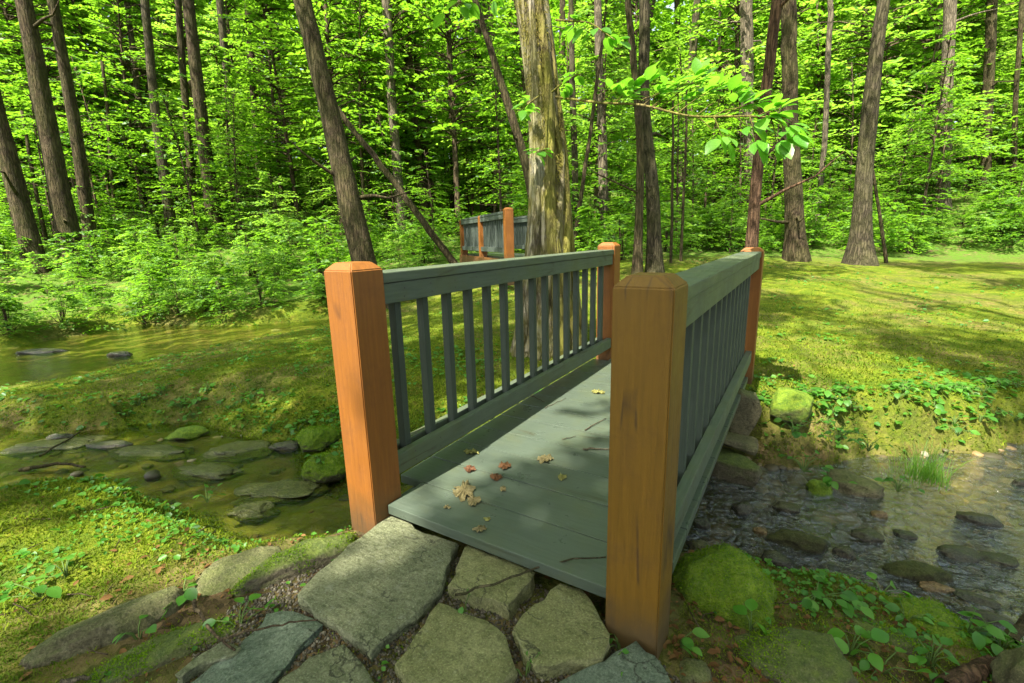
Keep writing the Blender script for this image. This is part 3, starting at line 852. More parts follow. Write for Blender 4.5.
# many small bed stones (one mass)
def bed_stones():
    g = Geo(); V0, F0 = ICO4
    V0, F0 = ico(2)
    x = np.concatenate([rng.uniform(-4.5, 4.2, 4200), rng.uniform(.6, 3.0, 2600)]); y = np.concatenate([rng.uniform(-1.2, 4.0, 4200), rng.uniform(.7, 3.2, 2600)])
    sd = stream_sd(x, y)
    w_ = np.where(x > .2, 1.0, .30)
    keep = (sd < .02) & (rng.random(6800) < w_)
    x, y = x[keep], y[keep]; z = ground(x, y)
    for a, b, c in zip(x, y, z):
        s = rng.uniform(.010, .042)*(1+.9*(rng.random() < .12))
        P = V0*(1+rng.uniform(-.18, .18, (len(V0), 1)))*np.array([s, s*rng.uniform(.6, 1), s*rng.uniform(.35, .6)])
        t = rng.uniform(0, 6.28); R_ = np.array([[math.cos(t), -math.sin(t), 0], [math.sin(t), math.cos(t), 0], [0, 0, 1]])
        g.add(P@R_.T+np.array([a, b, c+.2*s]), None, F0)
    o = g.build('streambed_gravel', M_BEDSTONE); o['kind'] = 'stuff'; o['label'] = 'brown and grey stones under the clear stream water'
def mat_bedstone():
    m, nt, out = mat_new('bed_stone'); g = nt.nodes.new('ShaderNodeNewGeometry')
    c = ramp(nt, g.outputs['Random Per Island'], [(0, (.025,.022,.014)), (.35, (.08,.065,.03)), (.65, (.17,.13,.06)), (.85, (.26,.16,.065)), (1, (.25,.22,.15))])
    n = noise(nt, coords(nt, world=True), 40, 4)
    c = mixc(nt, ramp(nt, n, [(.4, grey(0)), (.65, grey(.6))]), c, (.05,.05,.02))
    principled(nt, out, c, .55, bump(nt, n, .4, .006), .4); return m
M_BEDSTONE = mat_bedstone()
bed_stones()
# stacked stones of the far abutment
AG = 'stacked stones under the far end of the bridge'
def wall_rock(u, v, Y, size, mat, label, seed, rz=0, tilt=0, boxy=.6):
    d = ray(u, v); t = (Y-CAM[1])/d[1]; p = CAM+t*d
    o = rock_mesh('rock', size, mat, seed, rough=.09, boxy=min(.9, boxy+.22), facets=4)
    o.location = p; o.rotation_euler = (0, math.radians(tilt), math.radians(rz))
    tag(o, label, 'rock', AG)
wall_rock(742, 412, 2.12, (.11,.10,.16), M_ROCK_BARE, 'tall leaning slab at the top of the stacked stones', 51, 12, 24)
wall_rock(738, 442, 1.98, (.13,.10,.035), M_ROCK_BARE, 'thin flat stone between the leaning slab and the square block', 52, 5, 8)
wall_rock(737, 468, 1.86, (.15,.13,.085), M_BOULDER, 'big square mossy block at the foot of the stacked stones', 53, -4, 0, .75)
wall_rock(720, 432, 2.15, (.10,.10,.07), M_BOULDER, 'dark stone wedged behind the leaning slab', 54)
wall_rock(690, 470, 2.1, (.16,.10,.12), M_ROCK_BARE, 'shadowed stone in the abutment right under the deck', 55)
wall_rock(660, 455, 2.1, (.18,.10,.13), M_ROCK_BARE, 'deepest shadowed stone of the abutment under the deck', 56)
wall_rock(790, 405, 2.28, (.13,.14,.10), M_BOULDER_MOSS, 'sunlit mossy stone right of the stacked stones', 57, 0, 10, .3)
# left bank rocks
rock(112, 634, -.115, (.205,.078,.085), M_ROCK_BARE, 'long smooth brown rock lying in the moss, furthest left', 43, 61, sub=5, rough=.10, boxy=.2)
rock(245, 576, -.125, (.15,.11,.06), M_ROCK_BARE, 'flat sandy brown rock behind the twigs on the left bank', 20, 62, sub=5, rough=.10, boxy=.35, flat=.3)
rock(300, 568, -.115, (.22,.08,.075), M_BOULDER, 'long narrow mossy rock edging the largest flagstone', 40, 63, sub=5, rough=.14, boxy=.3)
rock(170, 656, -.115, (.19,.065,.06), M_BOULDER, 'low mossy rock at the frame bottom left of the long green flagstone', 36, 64, sub=5, rough=.15, boxy=.2)
rock(326, 468, -.40, (.14,.11,.10), M_BOULDER_MOSS, 'small mossy boulder in the water beside the left orange post', 0, 65, 'boulder', name='boulder', sub=5, rough=.15)
rock(318, 440, -.36, (.14,.10,.10), M_BOULDER_MOSS, 'green hump of rock behind the small mossy boulder', 20, 66, sub=5, rough=.18)
rock(190, 435, -.45, (.17,.09,.065), M_BOULDER_MOSS, 'low moss-topped rock in the left stream', 5, 67, rough=.2)
rock(120, 355, -.45, (.16,.08,.06), M_ROCK_WET, 'dark rock in the far stream on the left', 0, 68)
rock(40, 352, -.45, (.35,.10,.05), M_ROCK_WET, 'long dark rock in the far stream near the left edge', 8, 69)
rock(60, 437, -.45, (.10,.05,.03), M_ROCK_WET, 'flat dark rock below the mossy island edge', 5, 70)
rock(285, 447, -.45, (.12,.06,.04), M_ROCK_WET, 'flat wet rock at the tip of the mossy island', 5, 71)
rock(110, 445, -.45, (.16,.05,.03), M_ROCK_WET, 'low wet ledge in the middle of the left stream', 0, 72)

# ------------------------------------------------------------------ foliage meshes
def spray_leaves(r, p0, az, ln, nl, leaf, tilt=.25, droop=.15, wid=.55):
    """one flat twig spray: leaves in two rows along a drooping twig; returns p,d,n,L,W"""
    t = np.linspace(.12, 1, nl)+r.uniform(-.04, .04, nl)
    dirh = np.array([math.cos(az), math.sin(az), 0.])
    side = np.array([-dirh[1], dirh[0], 0.])
    roll = r.normal(0, tilt)
    nrm = unit(np.array([0, 0, 1.])*math.cos(roll)+side*math.sin(roll)+dirh*r.normal(.12, tilt*.7))
    sd = unit(np.cross(nrm, dirh))
    slope = r.uniform(-.05, .35)
    c = p0+t[:, None]*ln*dirh+np.stack([0*t, 0*t, (slope*t-droop*2*t*t)*ln], 1)
    s = np.where(np.arange(nl) % 2 == 0, 1, -1)[:, None]
    wfall = (1-.55*t)[:, None]
    out = unit(dirh[None]*r.uniform(.25, 1.1, (nl, 1))+sd[None]*s*r.uniform(.5, 1, (nl, 1))+r.normal(0, .12, (nl, 3)))
    p = c+sd[None]*s*wfall*ln*.30*r.uniform(0, 1, (nl, 1))
    n = unit(nrm[None]+r.normal(0, .28, (nl, 3)))
    L = leaf*r.uniform(.65, 1.2, nl)
    return p, out, n, L, L*wid*r.uniform(.85, 1.15, nl)
def leaves_from(parts, name, mat, parent=None, twig=None):
    p, d, n, L, W = [np.concatenate(a) for a in zip(*parts)]
    V, Q = leaf_arr(p, d, n, L, W)
    return V, Q
_foliage = {}
def understory(kind, seed):
    """stem + layered leaf sprays of a small forest tree about 1 unit = 1 m"""
    r = np.random.default_rng(seed)
    H, R, ns, nl, leaf, lo = {'tall': (4.6, 1.35, 62, 24, .10, .18), 'wide': (2.9, 1.45, 50, 24, .10, .12),
                              'bush': (1.15, .75, 46, 20, .075, .05), 'low': (.55, .55, 30, 14, .07, .05), 'high': (10.5, 2.7, 170, 26, .17, .22)}[kind]
    parts = []; g = Geo()
    bend = r.normal(0, .12, 2)
    def axis(z): return np.array([bend[0]*(z/H)**2*H*.5, bend[1]*(z/H)**2*H*.5, z])
    if kind in ('tall', 'wide', 'high'):
        zs = np.linspace(-.15, H*.97, 9); g.tube([axis(z) for z in zs], np.linspace(.030, .006, 9)*(H/3.5), 6)
    for k in range(ns):
        f = r.random()
        z = H*(lo+(1-lo)*f)
        prof = (1-.75*f**1.6)*(0.55+.45*min(1, f*4+.3))
        az = r.uniform(0, 2*math.pi); ln = R*prof*r.uniform(.55, 1.1)
        r0 = r.uniform(.0, .45)*ln
        p0 = axis(z*.97)+np.array([math.cos(az), math.sin(az), .12])*r0
        parts.append(spray_leaves(r, p0, az, ln*(.75 if kind != 'high' else .5), nl, leaf, .25, .13))
        a = axis(max(0, z*.95-.05)); b = p0+np.array([math.cos(az), math.sin(az), .02])*ln*.5
        if kind != 'low': g.tube([a, (a+p0)/2+[0, 0, .02], p0, b], [.008*H/3, .007*H/3, .005*H/3, .002], 3)
        else: g.tube([a*[1, 1, 0]+[0, 0, -.02], p0, b], [.004, .003, .0015], 3)
    V, Q = leaves_from(parts, None, None)
    return g, V, Q
for kd, cnt in (('tall', 4), ('wide', 4), ('bush', 4), ('low', 4), ('high', 4)):
    for q in range(cnt):
        g, V, Q = understory(kd, 100+q+len(_foliage)*13)
        mt = {0: M_LEAF, 1: M_LEAF_DEEP, 2: M_LEAF, 3: M_LEAF_PALE}[q]
        stem = g.build('stem', M_TWIG)
        crown = mesh_np('foliage', V, Q, mt, None, True)
        _foliage[(kd, q)] = (stem.data, crown.data)
        bpy.data.objects.remove(stem); bpy.data.objects.remove(crown)
_fcount = {}
def place_foliage(kind, q, x, y, scale, rz, label, cat, group, name, z=None, tilt=(0, 0)):
    sm, cm = _foliage[(kind, q)]
    e = empty(name, (x, y, gz(x, y) if z is None else z), rz)
    e.rotation_euler = (tilt[0], tilt[1], rz)
    e.scale = scale if isinstance(scale, tuple) else (scale,)*3
    for nm, me in (('stem', sm), ('foliage', cm)):
        o = bpy.data.objects.new(nm, me); COL.objects.link(o); o.parent = e
    return tag(e, label, cat, group)

def canopy_mesh(seed, R, Hh, ncl, per, leaf):
    """upper crown: limbs and scattered leaf clumps with gaps"""
    r = np.random.default_rng(seed); parts = []; g = Geo()
    for k in range(ncl):
        v = unit(r.normal(0, 1, 3)); v[2] = abs(v[2])*.9-.15
        c = v*np.array([R, R, Hh])*r.uniform(.45, 1)
        c[2] += Hh*.15
        for q in range(3):
            parts.append(spray_leaves(r, c+r.normal(0, .22, 3), r.uniform(0, 6.28), .75, per//3, leaf, .3, .12, .6))
        if k % 3 == 0: g.tube([np.array([0, 0, -.3*Hh+.05*k/ncl]), c*[.45, .45, .3], c*.95], [.05, .03, .008], 4)
    V, Q = leaves_from(parts, None, None)
    return g, V, Q
_canopy = []
for q in range(4):
    g, V, Q = canopy_mesh(900+q, 2.3, 2.6, 34, 30, .17)
    V2 = V; lm = g.build('limbs', M_BARK); cm = mesh_np('crown', V2, Q, [M_LEAF, M_LEAF_DEEP, M_LEAF, M_LEAF][q], None, True)
    _canopy.append((lm.data, cm.data)); bpy.data.objects.remove(lm); bpy.data.objects.remove(cm)

# ------------------------------------------------------------------ trees whose trunks the photograph shows
def trunk_path(px, D, extra_top):
    """px: list of (u,v,width) from the base upwards, all at level distance D"""
    pts = []; rad = []
    for (u, v, w_) in px:
        p = at_D(u, v, D); dep = (p-CAM)@FWD
        pts.append(p); rad.append(w_/2/FPX*dep*math.cos(math.atan((u-512)/FPX)))
    b = pts[0]; zg = gz(b[0], b[1])
    pts[0] = np.array([b[0], b[1], zg-.12])
    d = unit(pts[-1]-pts[-2])
    top = pts[-1]
    if extra_top > top[2]:
        k = (extra_top-top[2])/max(d[2], .4)
        pts.append(top+d*k); rad.append(rad[-1]*.55)
    pts = np.array(pts); rad = np.array(rad)
    s = np.concatenate([[0], np.cumsum(np.linalg.norm(np.diff(pts, axis=0), axis=1))])
    m = max(8, int(s[-1]/.28)); ss = np.linspace(0, s[-1], m)
    P = np.stack([np.interp(ss, s, pts[:, i]) for i in range(3)], 1)
    Rr = np.interp(ss, s, rad)
    # smooth the bends
    for _ in range(3):
        P[1:-1] = .25*P[:-2]+.5*P[1:-1]+.25*P[2:]; Rr[1:-1] = .25*Rr[:-2]+.5*Rr[1:-1]+.25*Rr[2:]
    return P, Rr, np.array([b[0], b[1], zg])
def tree(name, px, D, bark, label, group=None, crown=True, flare=.35, nside=16, rough=.12, seed=0, top=None, crown_z=None):
    frame_top = CAM[2]+D*.47
    th = top if top else frame_top+5.0+(seed % 5)*.6
    P, Rr, b = trunk_path(px, D, th if crown else 0)
    hh = P[:, 2]-b[2]
    Rr = Rr*(1+flare*np.exp(-np.clip(hh, 0, 9)/.28))
    rr = np.random.default_rng(seed+5)
    P[1:, :2] += np.cumsum(rr.normal(0, .012, (len(P)-1, 2)), axis=0)*np.linspace(0, 1, len(P)-1)[:, None]
    e = empty(name, b)
    g = Geo(); g.tube(P-b, Rr, nside, rough, seed)
    for _ in range(0 if nside < 10 else 2+seed % 4):      # dead stubs and small side limbs
        i = int(rr.integers(3, max(4, len(P)-2))); a = rr.uniform(0, 6.28); L_ = rr.uniform(.15, 1.1)
        q0 = P[i]-b; dv = np.array([math.cos(a), math.sin(a), rr.uniform(-.1, .6)])
        pts_ = [q0, q0+dv*(Rr[i]+L_*.3), q0+dv*(Rr[i]+L_*.65)+[0, 0, rr.normal(0, .06)], q0+dv*(Rr[i]+L_)+rr.normal(0, .08, 3)]
        r_ = min(.03, Rr[i]*.25); g.tube(pts_, [r_*1.5, r_, r_*.7, r_*.25], 6)
    g.build('trunk', bark, e)
    if crown:
        lm, cm = _canopy[seed % 4]
        sc_ = .8+.1*(seed % 6) if D < 13 else .62+.06*(seed % 5)
        # limbs are the crown's own pieces
        c = bpy.data.objects.new('crown', cm); COL.objects.link(c); c.parent = e
        c.location = Vector(P[-1]-b)+Vector((0, 0, -.4)); c.scale = (sc_,)*3; c.rotation_euler = (0, 0, seed*1.7)
        l = bpy.data.objects.new('limbs', lm); COL.objects.link(l); l.parent = c
    return tag(e, label, 'tree', group), P, Rr

TREES = [
 # name, px path, D, bark, label, crown
 ([(36,262,24),(-4,110,22),(-30,0,20)],11,M_BARK,'dark thick trunk cut by the left edge, leaning out of the picture'),
 ([(75,268,27),(48,140,23),(22,0,20),(12,-40,20)],11.5,M_BARK,'stout ridged brown trunk, second thick one from the left edge'),
 ([(93,258,15),(76,130,14),(55,0,12),(48,-40,12)],12.5,M_BARK,'medium brown trunk close right of the stout ridged one'),
 ([(51,262,5),(32,170,5),(20,110,4)],13,M_BARK,'thin dark stem between the leftmost two thick trunks'),
 ([(116,226,4),(108,140,4),(100,60,4)],16,M_BARK,'very thin stem standing right of the medium brown trunk'),
 ([(173,240,12),(158,130,10),(146,0,9),(142,-40,9)],15,M_BARK_GREY,'slender grey trunk with pale patches, left of the twin trunks'),
 ([(155,222,9),(146,160,8),(138,90,7),(128,0,6)],18,M_BARK_GREY,'short-looking greyish trunk just behind the slender grey one'),
 ([(196,235,9),(186,110,8),(178,0,7),(174,-40,7)],16,M_BARK,'narrow dark trunk left half of the twin pair'),
 ([(214,220,17),(200,110,14),(187,0,13),(182,-40,13)],15.5,M_BARK,'thick dark trunk right half of the twin pair'),
 ([(241,218,9),(232,120,8),(219,0,8),(214,-40,8)],19,M_BARK_GREY,'brown trunk behind leaves right of the twin pair'),
 ([(263,228,8),(256,120,8),(247,0,7),(244,-40,7)],20,M_BARK,'dark trunk top showing above bright leaves, next right again'),
 ([(376,288,27),(352,212,24),(327,100,20),(302,0,19),(292,-40,19)],8.8,M_BARK,'strongly leaning brown trunk behind the left orange post'),
 ([(402,218,10),(393,115,9),(388,0,9),(386,-40,9)],16,M_BARK_PALE,'straight pale trunk right of the leaning brown trunk'),
 ([(424,192,8),(410,80,7),(404,0,7)],18,M_BARK,'dark slim trunk behind the leaning dead trunk'),
 ([(431,190,8),(420,90,7),(414,0,7)],19,M_BARK,'second dark slim trunk behind the leaning dead trunk'),
 ([(453,200,6),(452,90,6),(451,0,5)],21,M_BARK,'thin dark trunk left of the far close pair'),
 ([(483,192,8),(480,110,7),(477,0,7)],20,M_BARK,'left trunk of the far close pair behind the distant bridge'),
 ([(491,196,8),(487,110,7),(484,0,7)],20.5,M_BARK,'right trunk of the far close pair behind the distant bridge'),
 ([(546,230,10),(527,165,10),(505,95,8),(494,60,6)],9.5,M_BARK,'dark bent trunk leaning left just behind the big mossy tree'),
 ([(577,232,7),(574,140,6),(572,60,6),(571,-20,5)],14,M_BARK_GREY,'thin brownish trunk close right of the big mossy tree'),
 ([(605,238,10),(602,140,9),(598,40,8),(596,-20,8)],14,M_BARK_PALE,'pale brown straight trunk between the mossy tree and the forked pair'),
 ([(637,275,9),(639,215,8),(641,150,8),(635,70,7),(628,0,6),(626,-30,6)],8.0,M_BARK,'dark sinuous trunk, left of the forked pair behind the brown post'),
 ([(655,276,14),(653,190,13),(643,100,11),(646,0,11),(646,-40,11)],8.2,M_BARK_GREY,'grey smooth trunk, right of the forked pair behind the brown post'),
 ([(749,275,13),(752,245,12),(757,170,12),(765,90,12),(772,0,12),(776,-40,12)],7.2,M_BARK_RED,'reddish dead trunk rising behind the far right orange post'),
 ([(796,260,22),(793,180,18),(789,80,17),(787,0,17),(786,-40,17)],10.3,M_BARK,'straight brown trunk right of the reddish dead one, on the lawn edge'),
 ([(860,264,24),(863,180,18),(870,100,18),(877,40,15),(884,0,14),(891,-40,14)],9.6,M_BARK_GREY,'thick leaning trunk with flared base on the lawn edge at right'),
 ([(815,245,6),(824,140,6),(828,25,6),(829,-20,6)],14,M_BARK_PALE,'thin pale trunk between the two lawn edge trees'),
 ([(752,232,12),(747,100,13),(745,0,13),(744,-40,13)],17,M_BARK_PALE,'far pale grey trunk left of the reddish dead one'),
 ([(940,225,14),(945,130,15),(950,0,14),(951,-40,14)],15.5,M_BARK_PALE,'stout pale trunk half hidden by leaves at right'),
 ([(982,215,11),(987,100,12),(991,0,12),(993,-40,12)],17,M_BARK,'dark trunk between the stout pale one and the right edge'),
 ([(1008,225,7),(1015,100,6),(1022,0,6),(1025,-40,6)],16,M_BARK,'thin dark trunk nearest the right edge'),
 ([(889,256,4),(880,215,4),(872,165,3)],10,M_BARK,'thin leaning sapling stem against the flared tree on the lawn edge'),
 ([(672,240,3),(673,180,3),(675,100,2)],9.3,M_BARK,'left of two thin upright saplings behind the right handrail'),
 ([(682,240,3),(684,170,3),(686,90,2)],9.4,M_BARK,'right of two thin upright saplings behind the right handrail'),
 ([(572,240,5),(585,170,4),(596,90,4),(604,30,3)],12,M_BARK,'thin stem leaning right behind the big mossy tree'),
]
for i, (px, D, bark, label) in enumerate(TREES):
    thin = px[0][2] <= 6
    tree('forest_tree' if not thin else 'young_tree', px, D, bark, label, None, crown=not ('reddish dead' in label) and not thin, flare=.15 if thin else (.85 if 'flared' in label else .5), nside=8 if thin else 18,
         rough=.05 if thin else .13, seed=i)
# reddish dead trunk keeps no crown; extend it above the frame is not needed
# leaning dead trunk behind
P_, Rr_ = [], []
e = empty('dead_trunk')
pb = at_D(337, 108, 10.5); _x, _y = lat(458, 11.0); pa = np.array([_x, _y, gz(_x, _y)-.15])
e.location = pa
V, F, T = tube_np(np.linspace(np.zeros(3), pb-pa, 16)+rng.normal(0, .012, (16, 3)), np.linspace(.085, .055, 16), 10, .15, 3)
mesh_np('trunk', V, [F, T], M_BARK, e, True)
tag(e, 'bare brown dead trunk leaning far left between the upright trees', 'dead trunk')

# ------------------------------------------------------------------ the big mossy tree behind the bridge
D0 = 4.35
bt = tag(empty('mossy_tree'), 'big moss-covered tree trunk with thick vines right behind the left handrail', 'tree')
P, Rr, b = trunk_path([(551,342,56),(550,290,50),(550,240,42),(551,180,35),(546,100,31),(537,45,30),(531,0,30),(526,-45,30)], D0, 7.5)
bt.location = b
Rr = Rr*(1+.35*np.exp(-np.clip(P[:, 2]-b[2], 0, 9)/.25))
V, F, T = tube_np(P-b, Rr, 40, .26, 77)
mesh_np('trunk', V, [F, T], M_BARK_MOSS, bt, True)
lm, cm = _canopy[1]
c = bpy.data.objects.new('crown', cm); COL.objects.link(c); c.parent = bt; c.location = Vector(P[-1]-b)+Vector((.6, 1.4, .6)); c.scale = (.9,)*3
l = bpy.data.objects.new('limbs', lm); COL.objects.link(l); l.parent = c
# vines winding round the trunk
def on_trunk(h, ang, off=1.0):
    i = np.interp(h, P[:, 2]-b[2], np.arange(len(P)))
    c = np.array([np.interp(i, np.arange(len(P)), P[:, k]-b[k]) for k in range(3)])
    r_ = np.interp(i, np.arange(len(P)), Rr)*off
    return c+r_*np.array([math.cos(ang), math.sin(ang), 0])
face = math.atan2(CAM[1]-b[1], CAM[0]-b[0])
for k, (a0, a1, h0, h1, r_) in enumerate([(-1.1,-.1,-.05,3.2,.030),(.1,.35,-.05,3.8,.026),(.9,-.25,-.05,2.4,.022),(-.4,.9,-.05,1.9,.024),(.5,1.3,-.05,2.8,.02),(1.4,.2,.2,3.0,.016),(-1.5,-.9,-.05,2.2,.024)]):
    hs = np.linspace(h0, h1, 26)
    pts = [on_trunk(h, face+a0+(a1-a0)*(j/25)+.16*math.sin(h*2.6+k), 1.0) for j, h in enumerate(hs)]
    V, F, T = tube_np(pts, r_*1.5*np.linspace(1.5, .5, 26), 9, .25, k)
    mesh_np('vine', V, [F, T], M_VINE if k % 3 else M_BARK_MOSS, bt, True)
# hairy moss tufts on the trunk
n = 9000
hh = rng.uniform(0, 3.4, n)**1.0; aa = face+rng.normal(.25, .9, n)
sel = fbm(hh*2.2, aa*1.6, 41) > .53
hh, aa = hh[sel], aa[sel]; n = len(hh)
pp = np.array([on_trunk(h, a, 1.0) for h, a in zip(hh, aa)])
dd = unit(np.stack([np.cos(aa)*.6, np.sin(aa)*.6, -rng.uniform(.2, 1.2, n)], 1)+rng.normal(0, .35, (n, 3)))
nn = unit(np.stack([np.cos(aa), np.sin(aa), np.full(n, .4)], 1))
V, Q = leaf_arr(pp, dd, nn, rng.uniform(.015, .05, n), rng.uniform(.002, .006, n))
M_TRUNKMOSS = mat_leaf('trunk_moss', [(.10,.09,.02),(.17,.16,.03),(.24,.22,.05),(.20,.14,.05)], (.25,.22,.04), .25, .8)
o = mesh_np('moss_tufts', V, Q, M_TRUNKMOSS, bt, True); o['kind'] = 'stuff'

# leafy branch reaching from the big tree towards the camera, over the right handrail
def broad_leaves(parent, name, spots, rr, L0, L1, mat=None):
    """spots: (point, direction); makes a few leaves fanning out at each"""
    p, d, nrm, L = [], [], [], []
    for (q, dr, k) in spots:
        for j in range(k):
            dv = unit(dr+rr.normal(0, .55, 3)*[1, 1, .45])
            p.append(q+dv*.02); d.append(dv); nrm.append(unit(np.array([0, 0, 1.])+rr.normal(0, .26, 3)+SUN*.3)); L.append(rr.uniform(L0, L1))
    p, d, nrm, L = map(np.array, (p, d, nrm, L))
    # petiole offset
    V, Q = leaf_round(p+d*.03, d, nrm, L, L*.58, .10, .22)
    return mesh_np(name, V, Q, mat or M_SPRIG, parent, True)
def branch_from(px, r0, r1, parent, name='branch', twigs=()):
    pts = np.array([at_D(u, v, D) for u, v, D in px])-b
    s = np.linspace(0, 1, len(pts)); ss = np.linspace(0, 1, len(pts)*5)
    Pq = np.stack([np.interp(ss, s, pts[:, i]) for i in range(3)], 1)
    for _ in range(2): Pq[1:-1] = .25*Pq[:-2]+.5*Pq[1:-1]+.25*Pq[2:]
    g = Geo(); g.tube(Pq, np.linspace(r0, r1, len(Pq)), 7, .1, 4)
    for q in twigs:
        q = at_D(*q)-b; j = max(0, np.argmin(np.linalg.norm(Pq-q, axis=1))-2)
        g.tube([Pq[j], (Pq[j]+q)/2+[0, 0, .01], q], [.004, .003, .002], 4)
    return g.build(name, M_VINE, parent), Pq
rr = np.random.default_rng(12)
SPRIG_AT = [((612,93,3.6),6),((630,92,3.5),6),((655,95,3.3),6),((645,84,3.4),4),((622,100,3.55),4),((668,88,3.25),4),((690,82,3.15),5),((700,94,3.1),5),((715,88,3.05),5),((727,96,3.0),4),((735,108,2.9),5),
              ((750,104,2.85),5),((760,118,2.75),6),((772,112,2.7),5),((783,124,2.65),5),((790,134,2.6),5),((776,140,2.65),4),((755,140,2.7),2),((722,138,2.85),2),((712,130,2.95),2),((745,125,2.8),3),((700,78,3.15),3),((676,100,3.2),3)]
bo, Pq = branch_from([(556,97,4.2),(600,103,3.8),(640,104,3.4),(690,117,3.05),(745,116,2.8),(785,118,2.65)], .010, .004, bt, 'branch', [q for q, k in SPRIG_AT])
spots = []
for px, k in SPRIG_AT:
    q = at_D(*px)-b; j = np.argmin(np.linalg.norm(Pq-q, axis=1))
    spots.append((q*.85+Pq[j]*.15, unit((q-Pq[j])+np.array([.05, -.06, -.01])+RGT0*.06), k))
broad_leaves(bo, 'branch_leaves', [(q, d_, k+3) for q, d_, k in spots], rr, .075, .135)
for pxs, nm in (([(552,92,4.1),(566,80,3.95),(578,74,3.85)], 'vine_shoot'), ([(540,95,4.1),(528,104,3.95),(518,112,3.9)], 'vine_shoot'), ([(545,150,4.15),(536,152,4.0)], 'vine_shoot'),
                ([(556,20,4.0),(590,22,3.6),(615,40,3.4)], 'upper_branch'), ([(545,-10,4.1),(470,-6,3.5),(450,8,3.3)], 'upper_branch')):
    bo2, Pv = branch_from(pxs, .008, .003, bt, nm)
    up = nm == 'upper_branch'
    sp = [(Pv[int(i)], unit(np.array([rr.normal(), rr.normal(), -.2 if not up else -.4])), 3 if not up else 3) for i in np.linspace(3, len(Pv)-1, 6 if up else 4)]
    broad_leaves(bo2, 'leaves', sp, rr, .07, .13)

# ------------------------------------------------------------------ understory: saplings and bushes, each one a thing
def clear_of(x, y):
    return True
rs = np.random.default_rng(33)
def scatter(kind, n, urange, drange, srange, label, group, name, cat, qs=(0,1,2,3), reject=None, mind=.5):
    pts = []
    tries = 0
    while len(pts) < n and tries < n*60:
        tries += 1
        D = drange[0]+(drange[1]-drange[0])*rs.random()**.8
        u = rs.uniform(*urange)
        x, y = lat(u, D)
        if reject and reject(u, D, x, y): continue
        if float(stream_sd(np.array([x]), np.array([y]))[0]) < .3: continue
        if any((x-a)**2+(y-c)**2 < mind*mind for a, c in pts): continue
        pts.append((x, y))
        s = rs.uniform(*srange)
        if callable(label): lab = label(u, D)
        else: lab = label
        place_foliage(kind, int(rs.choice(qs)), x, y, (s, s, s*rs.uniform(.85, 1.15)), rs.uniform(0, 6.28), lab, cat, group, name)
lawn = lambda u, D, x, y: (u > 690 and D < 11.2+.004*(u-700)) or (520 < u <= 690 and D < 8.6) or (385 < u <= 520 and D < 10.8) or (380 < u <= 640 and D < 12 and -3 < x < 1 and y < 6)
scatter('tall', 34, (-160, 1180), (11.8, 16), (.7, 1.15), 'leafy understory sapling with layered bright sprays among the trunks', 'leafy saplings among the forest trunks', 'sapling', 'sapling', reject=lawn, mind=.9)
scatter('high', 190, (-260, 1290), (16.5, 32), (.6, 1.35), 'tall leafy young tree far back between the trunks', 'leafy young trees far back in the woods', 'young_tree', 'tree', qs=(0,2,3), mind=1.3)
scatter('wide', 60, (-160, 1180), (11, 18), (.4, .85), 'low spreading sapling on the forest floor', 'spreading saplings on the forest floor', 'sapling', 'sapling', reject=lawn, mind=.7)
scatter('bush', 130, (-160, 1180), (9.8, 17), (.5, 1.05), 'small leafy bush on the forest floor', 'bushes on the forest floor', 'bush', 'bush', reject=lawn, mind=.45)
scatter('bush', 26, (690, 1120), (11.6, 13.2), (.7, 1.3), 'leafy bush along the back edge of the mossy lawn', 'bushes at the back edge of the lawn', 'bush', 'bush', mind=.4)
scatter('low', 150, (-100, 1150), (9.2, 17), (.8, 1.7), 'low leafy plant covering the forest floor', 'low plants on the forest floor', 'leafy_plant', 'plant', reject=lambda u, D, x, y: (u > 700 and D < 11.8) or D < 8.8, mind=.35)
scatter('wide', 70, (-200, 1230), (16, 28), (1.4, 2.2), 'broad leafy young tree between the farther trunks', 'broad young trees between the farther trunks', 'young_tree', 'tree', qs=(0,2,3), mind=1.2)
scatter('tall', 60, (-200, 1230), (15.5, 27), (1.0, 1.8), 'upright leafy young tree between the farther trunks', 'upright young trees between the farther trunks', 'young_tree', 'tree', qs=(0,2,3), mind=1.2)
# lit bushes along the far bank of the far stream
BB = [(-6,6.9),(-6.9,5.2)]
k = 0
for (x, y) in [(-8.95,.9),(-9.25,1.5),(-9.55,2.0),(-9.75,2.6),(-9.2,2.95),(-8.3,3.3),(-7.5,3.5),(-6.95,4.0),(-6.6,4.6),(-6.3,5.3),(-9.7,1.0),(-9.2,1.9),(-10.2,2.2),(-10.0,3.0),(-9.2,3.3),(-8.5,3.6),(-7.7,3.75),(-7.2,4.2),(-6.9,4.9),(-6.6,5.6),(-7.9,4.6),(-8.7,4.3),(-9.6,4.0),(-10.7,3.4),(-11.0,2.4),(-10.6,.9),
               (-7.4,5.4),(-8.3,5.4),(-9.2,5.0),(-10.2,4.6),(-6.3,6.6),(-7.2,6.5),(-11.5,1.2),(-11.8,3.2),(-9.9,.1),(-10.8,-.3),(-8.2,6.3),(-9.3,6.0),(-10.5,5.6),(-11.6,4.6)]:
    place_foliage('bush', [3, 0, 2, 3, 0][k % 5], x+rs.normal(0, .1), y+rs.normal(0, .1), rs.uniform(.42, .85), rs.uniform(0, 6.28),
                  'sunlit bush crowding the far bank of the far stream', 'bush', 'sunlit bushes on the far stream bank', 'bush'); k += 1
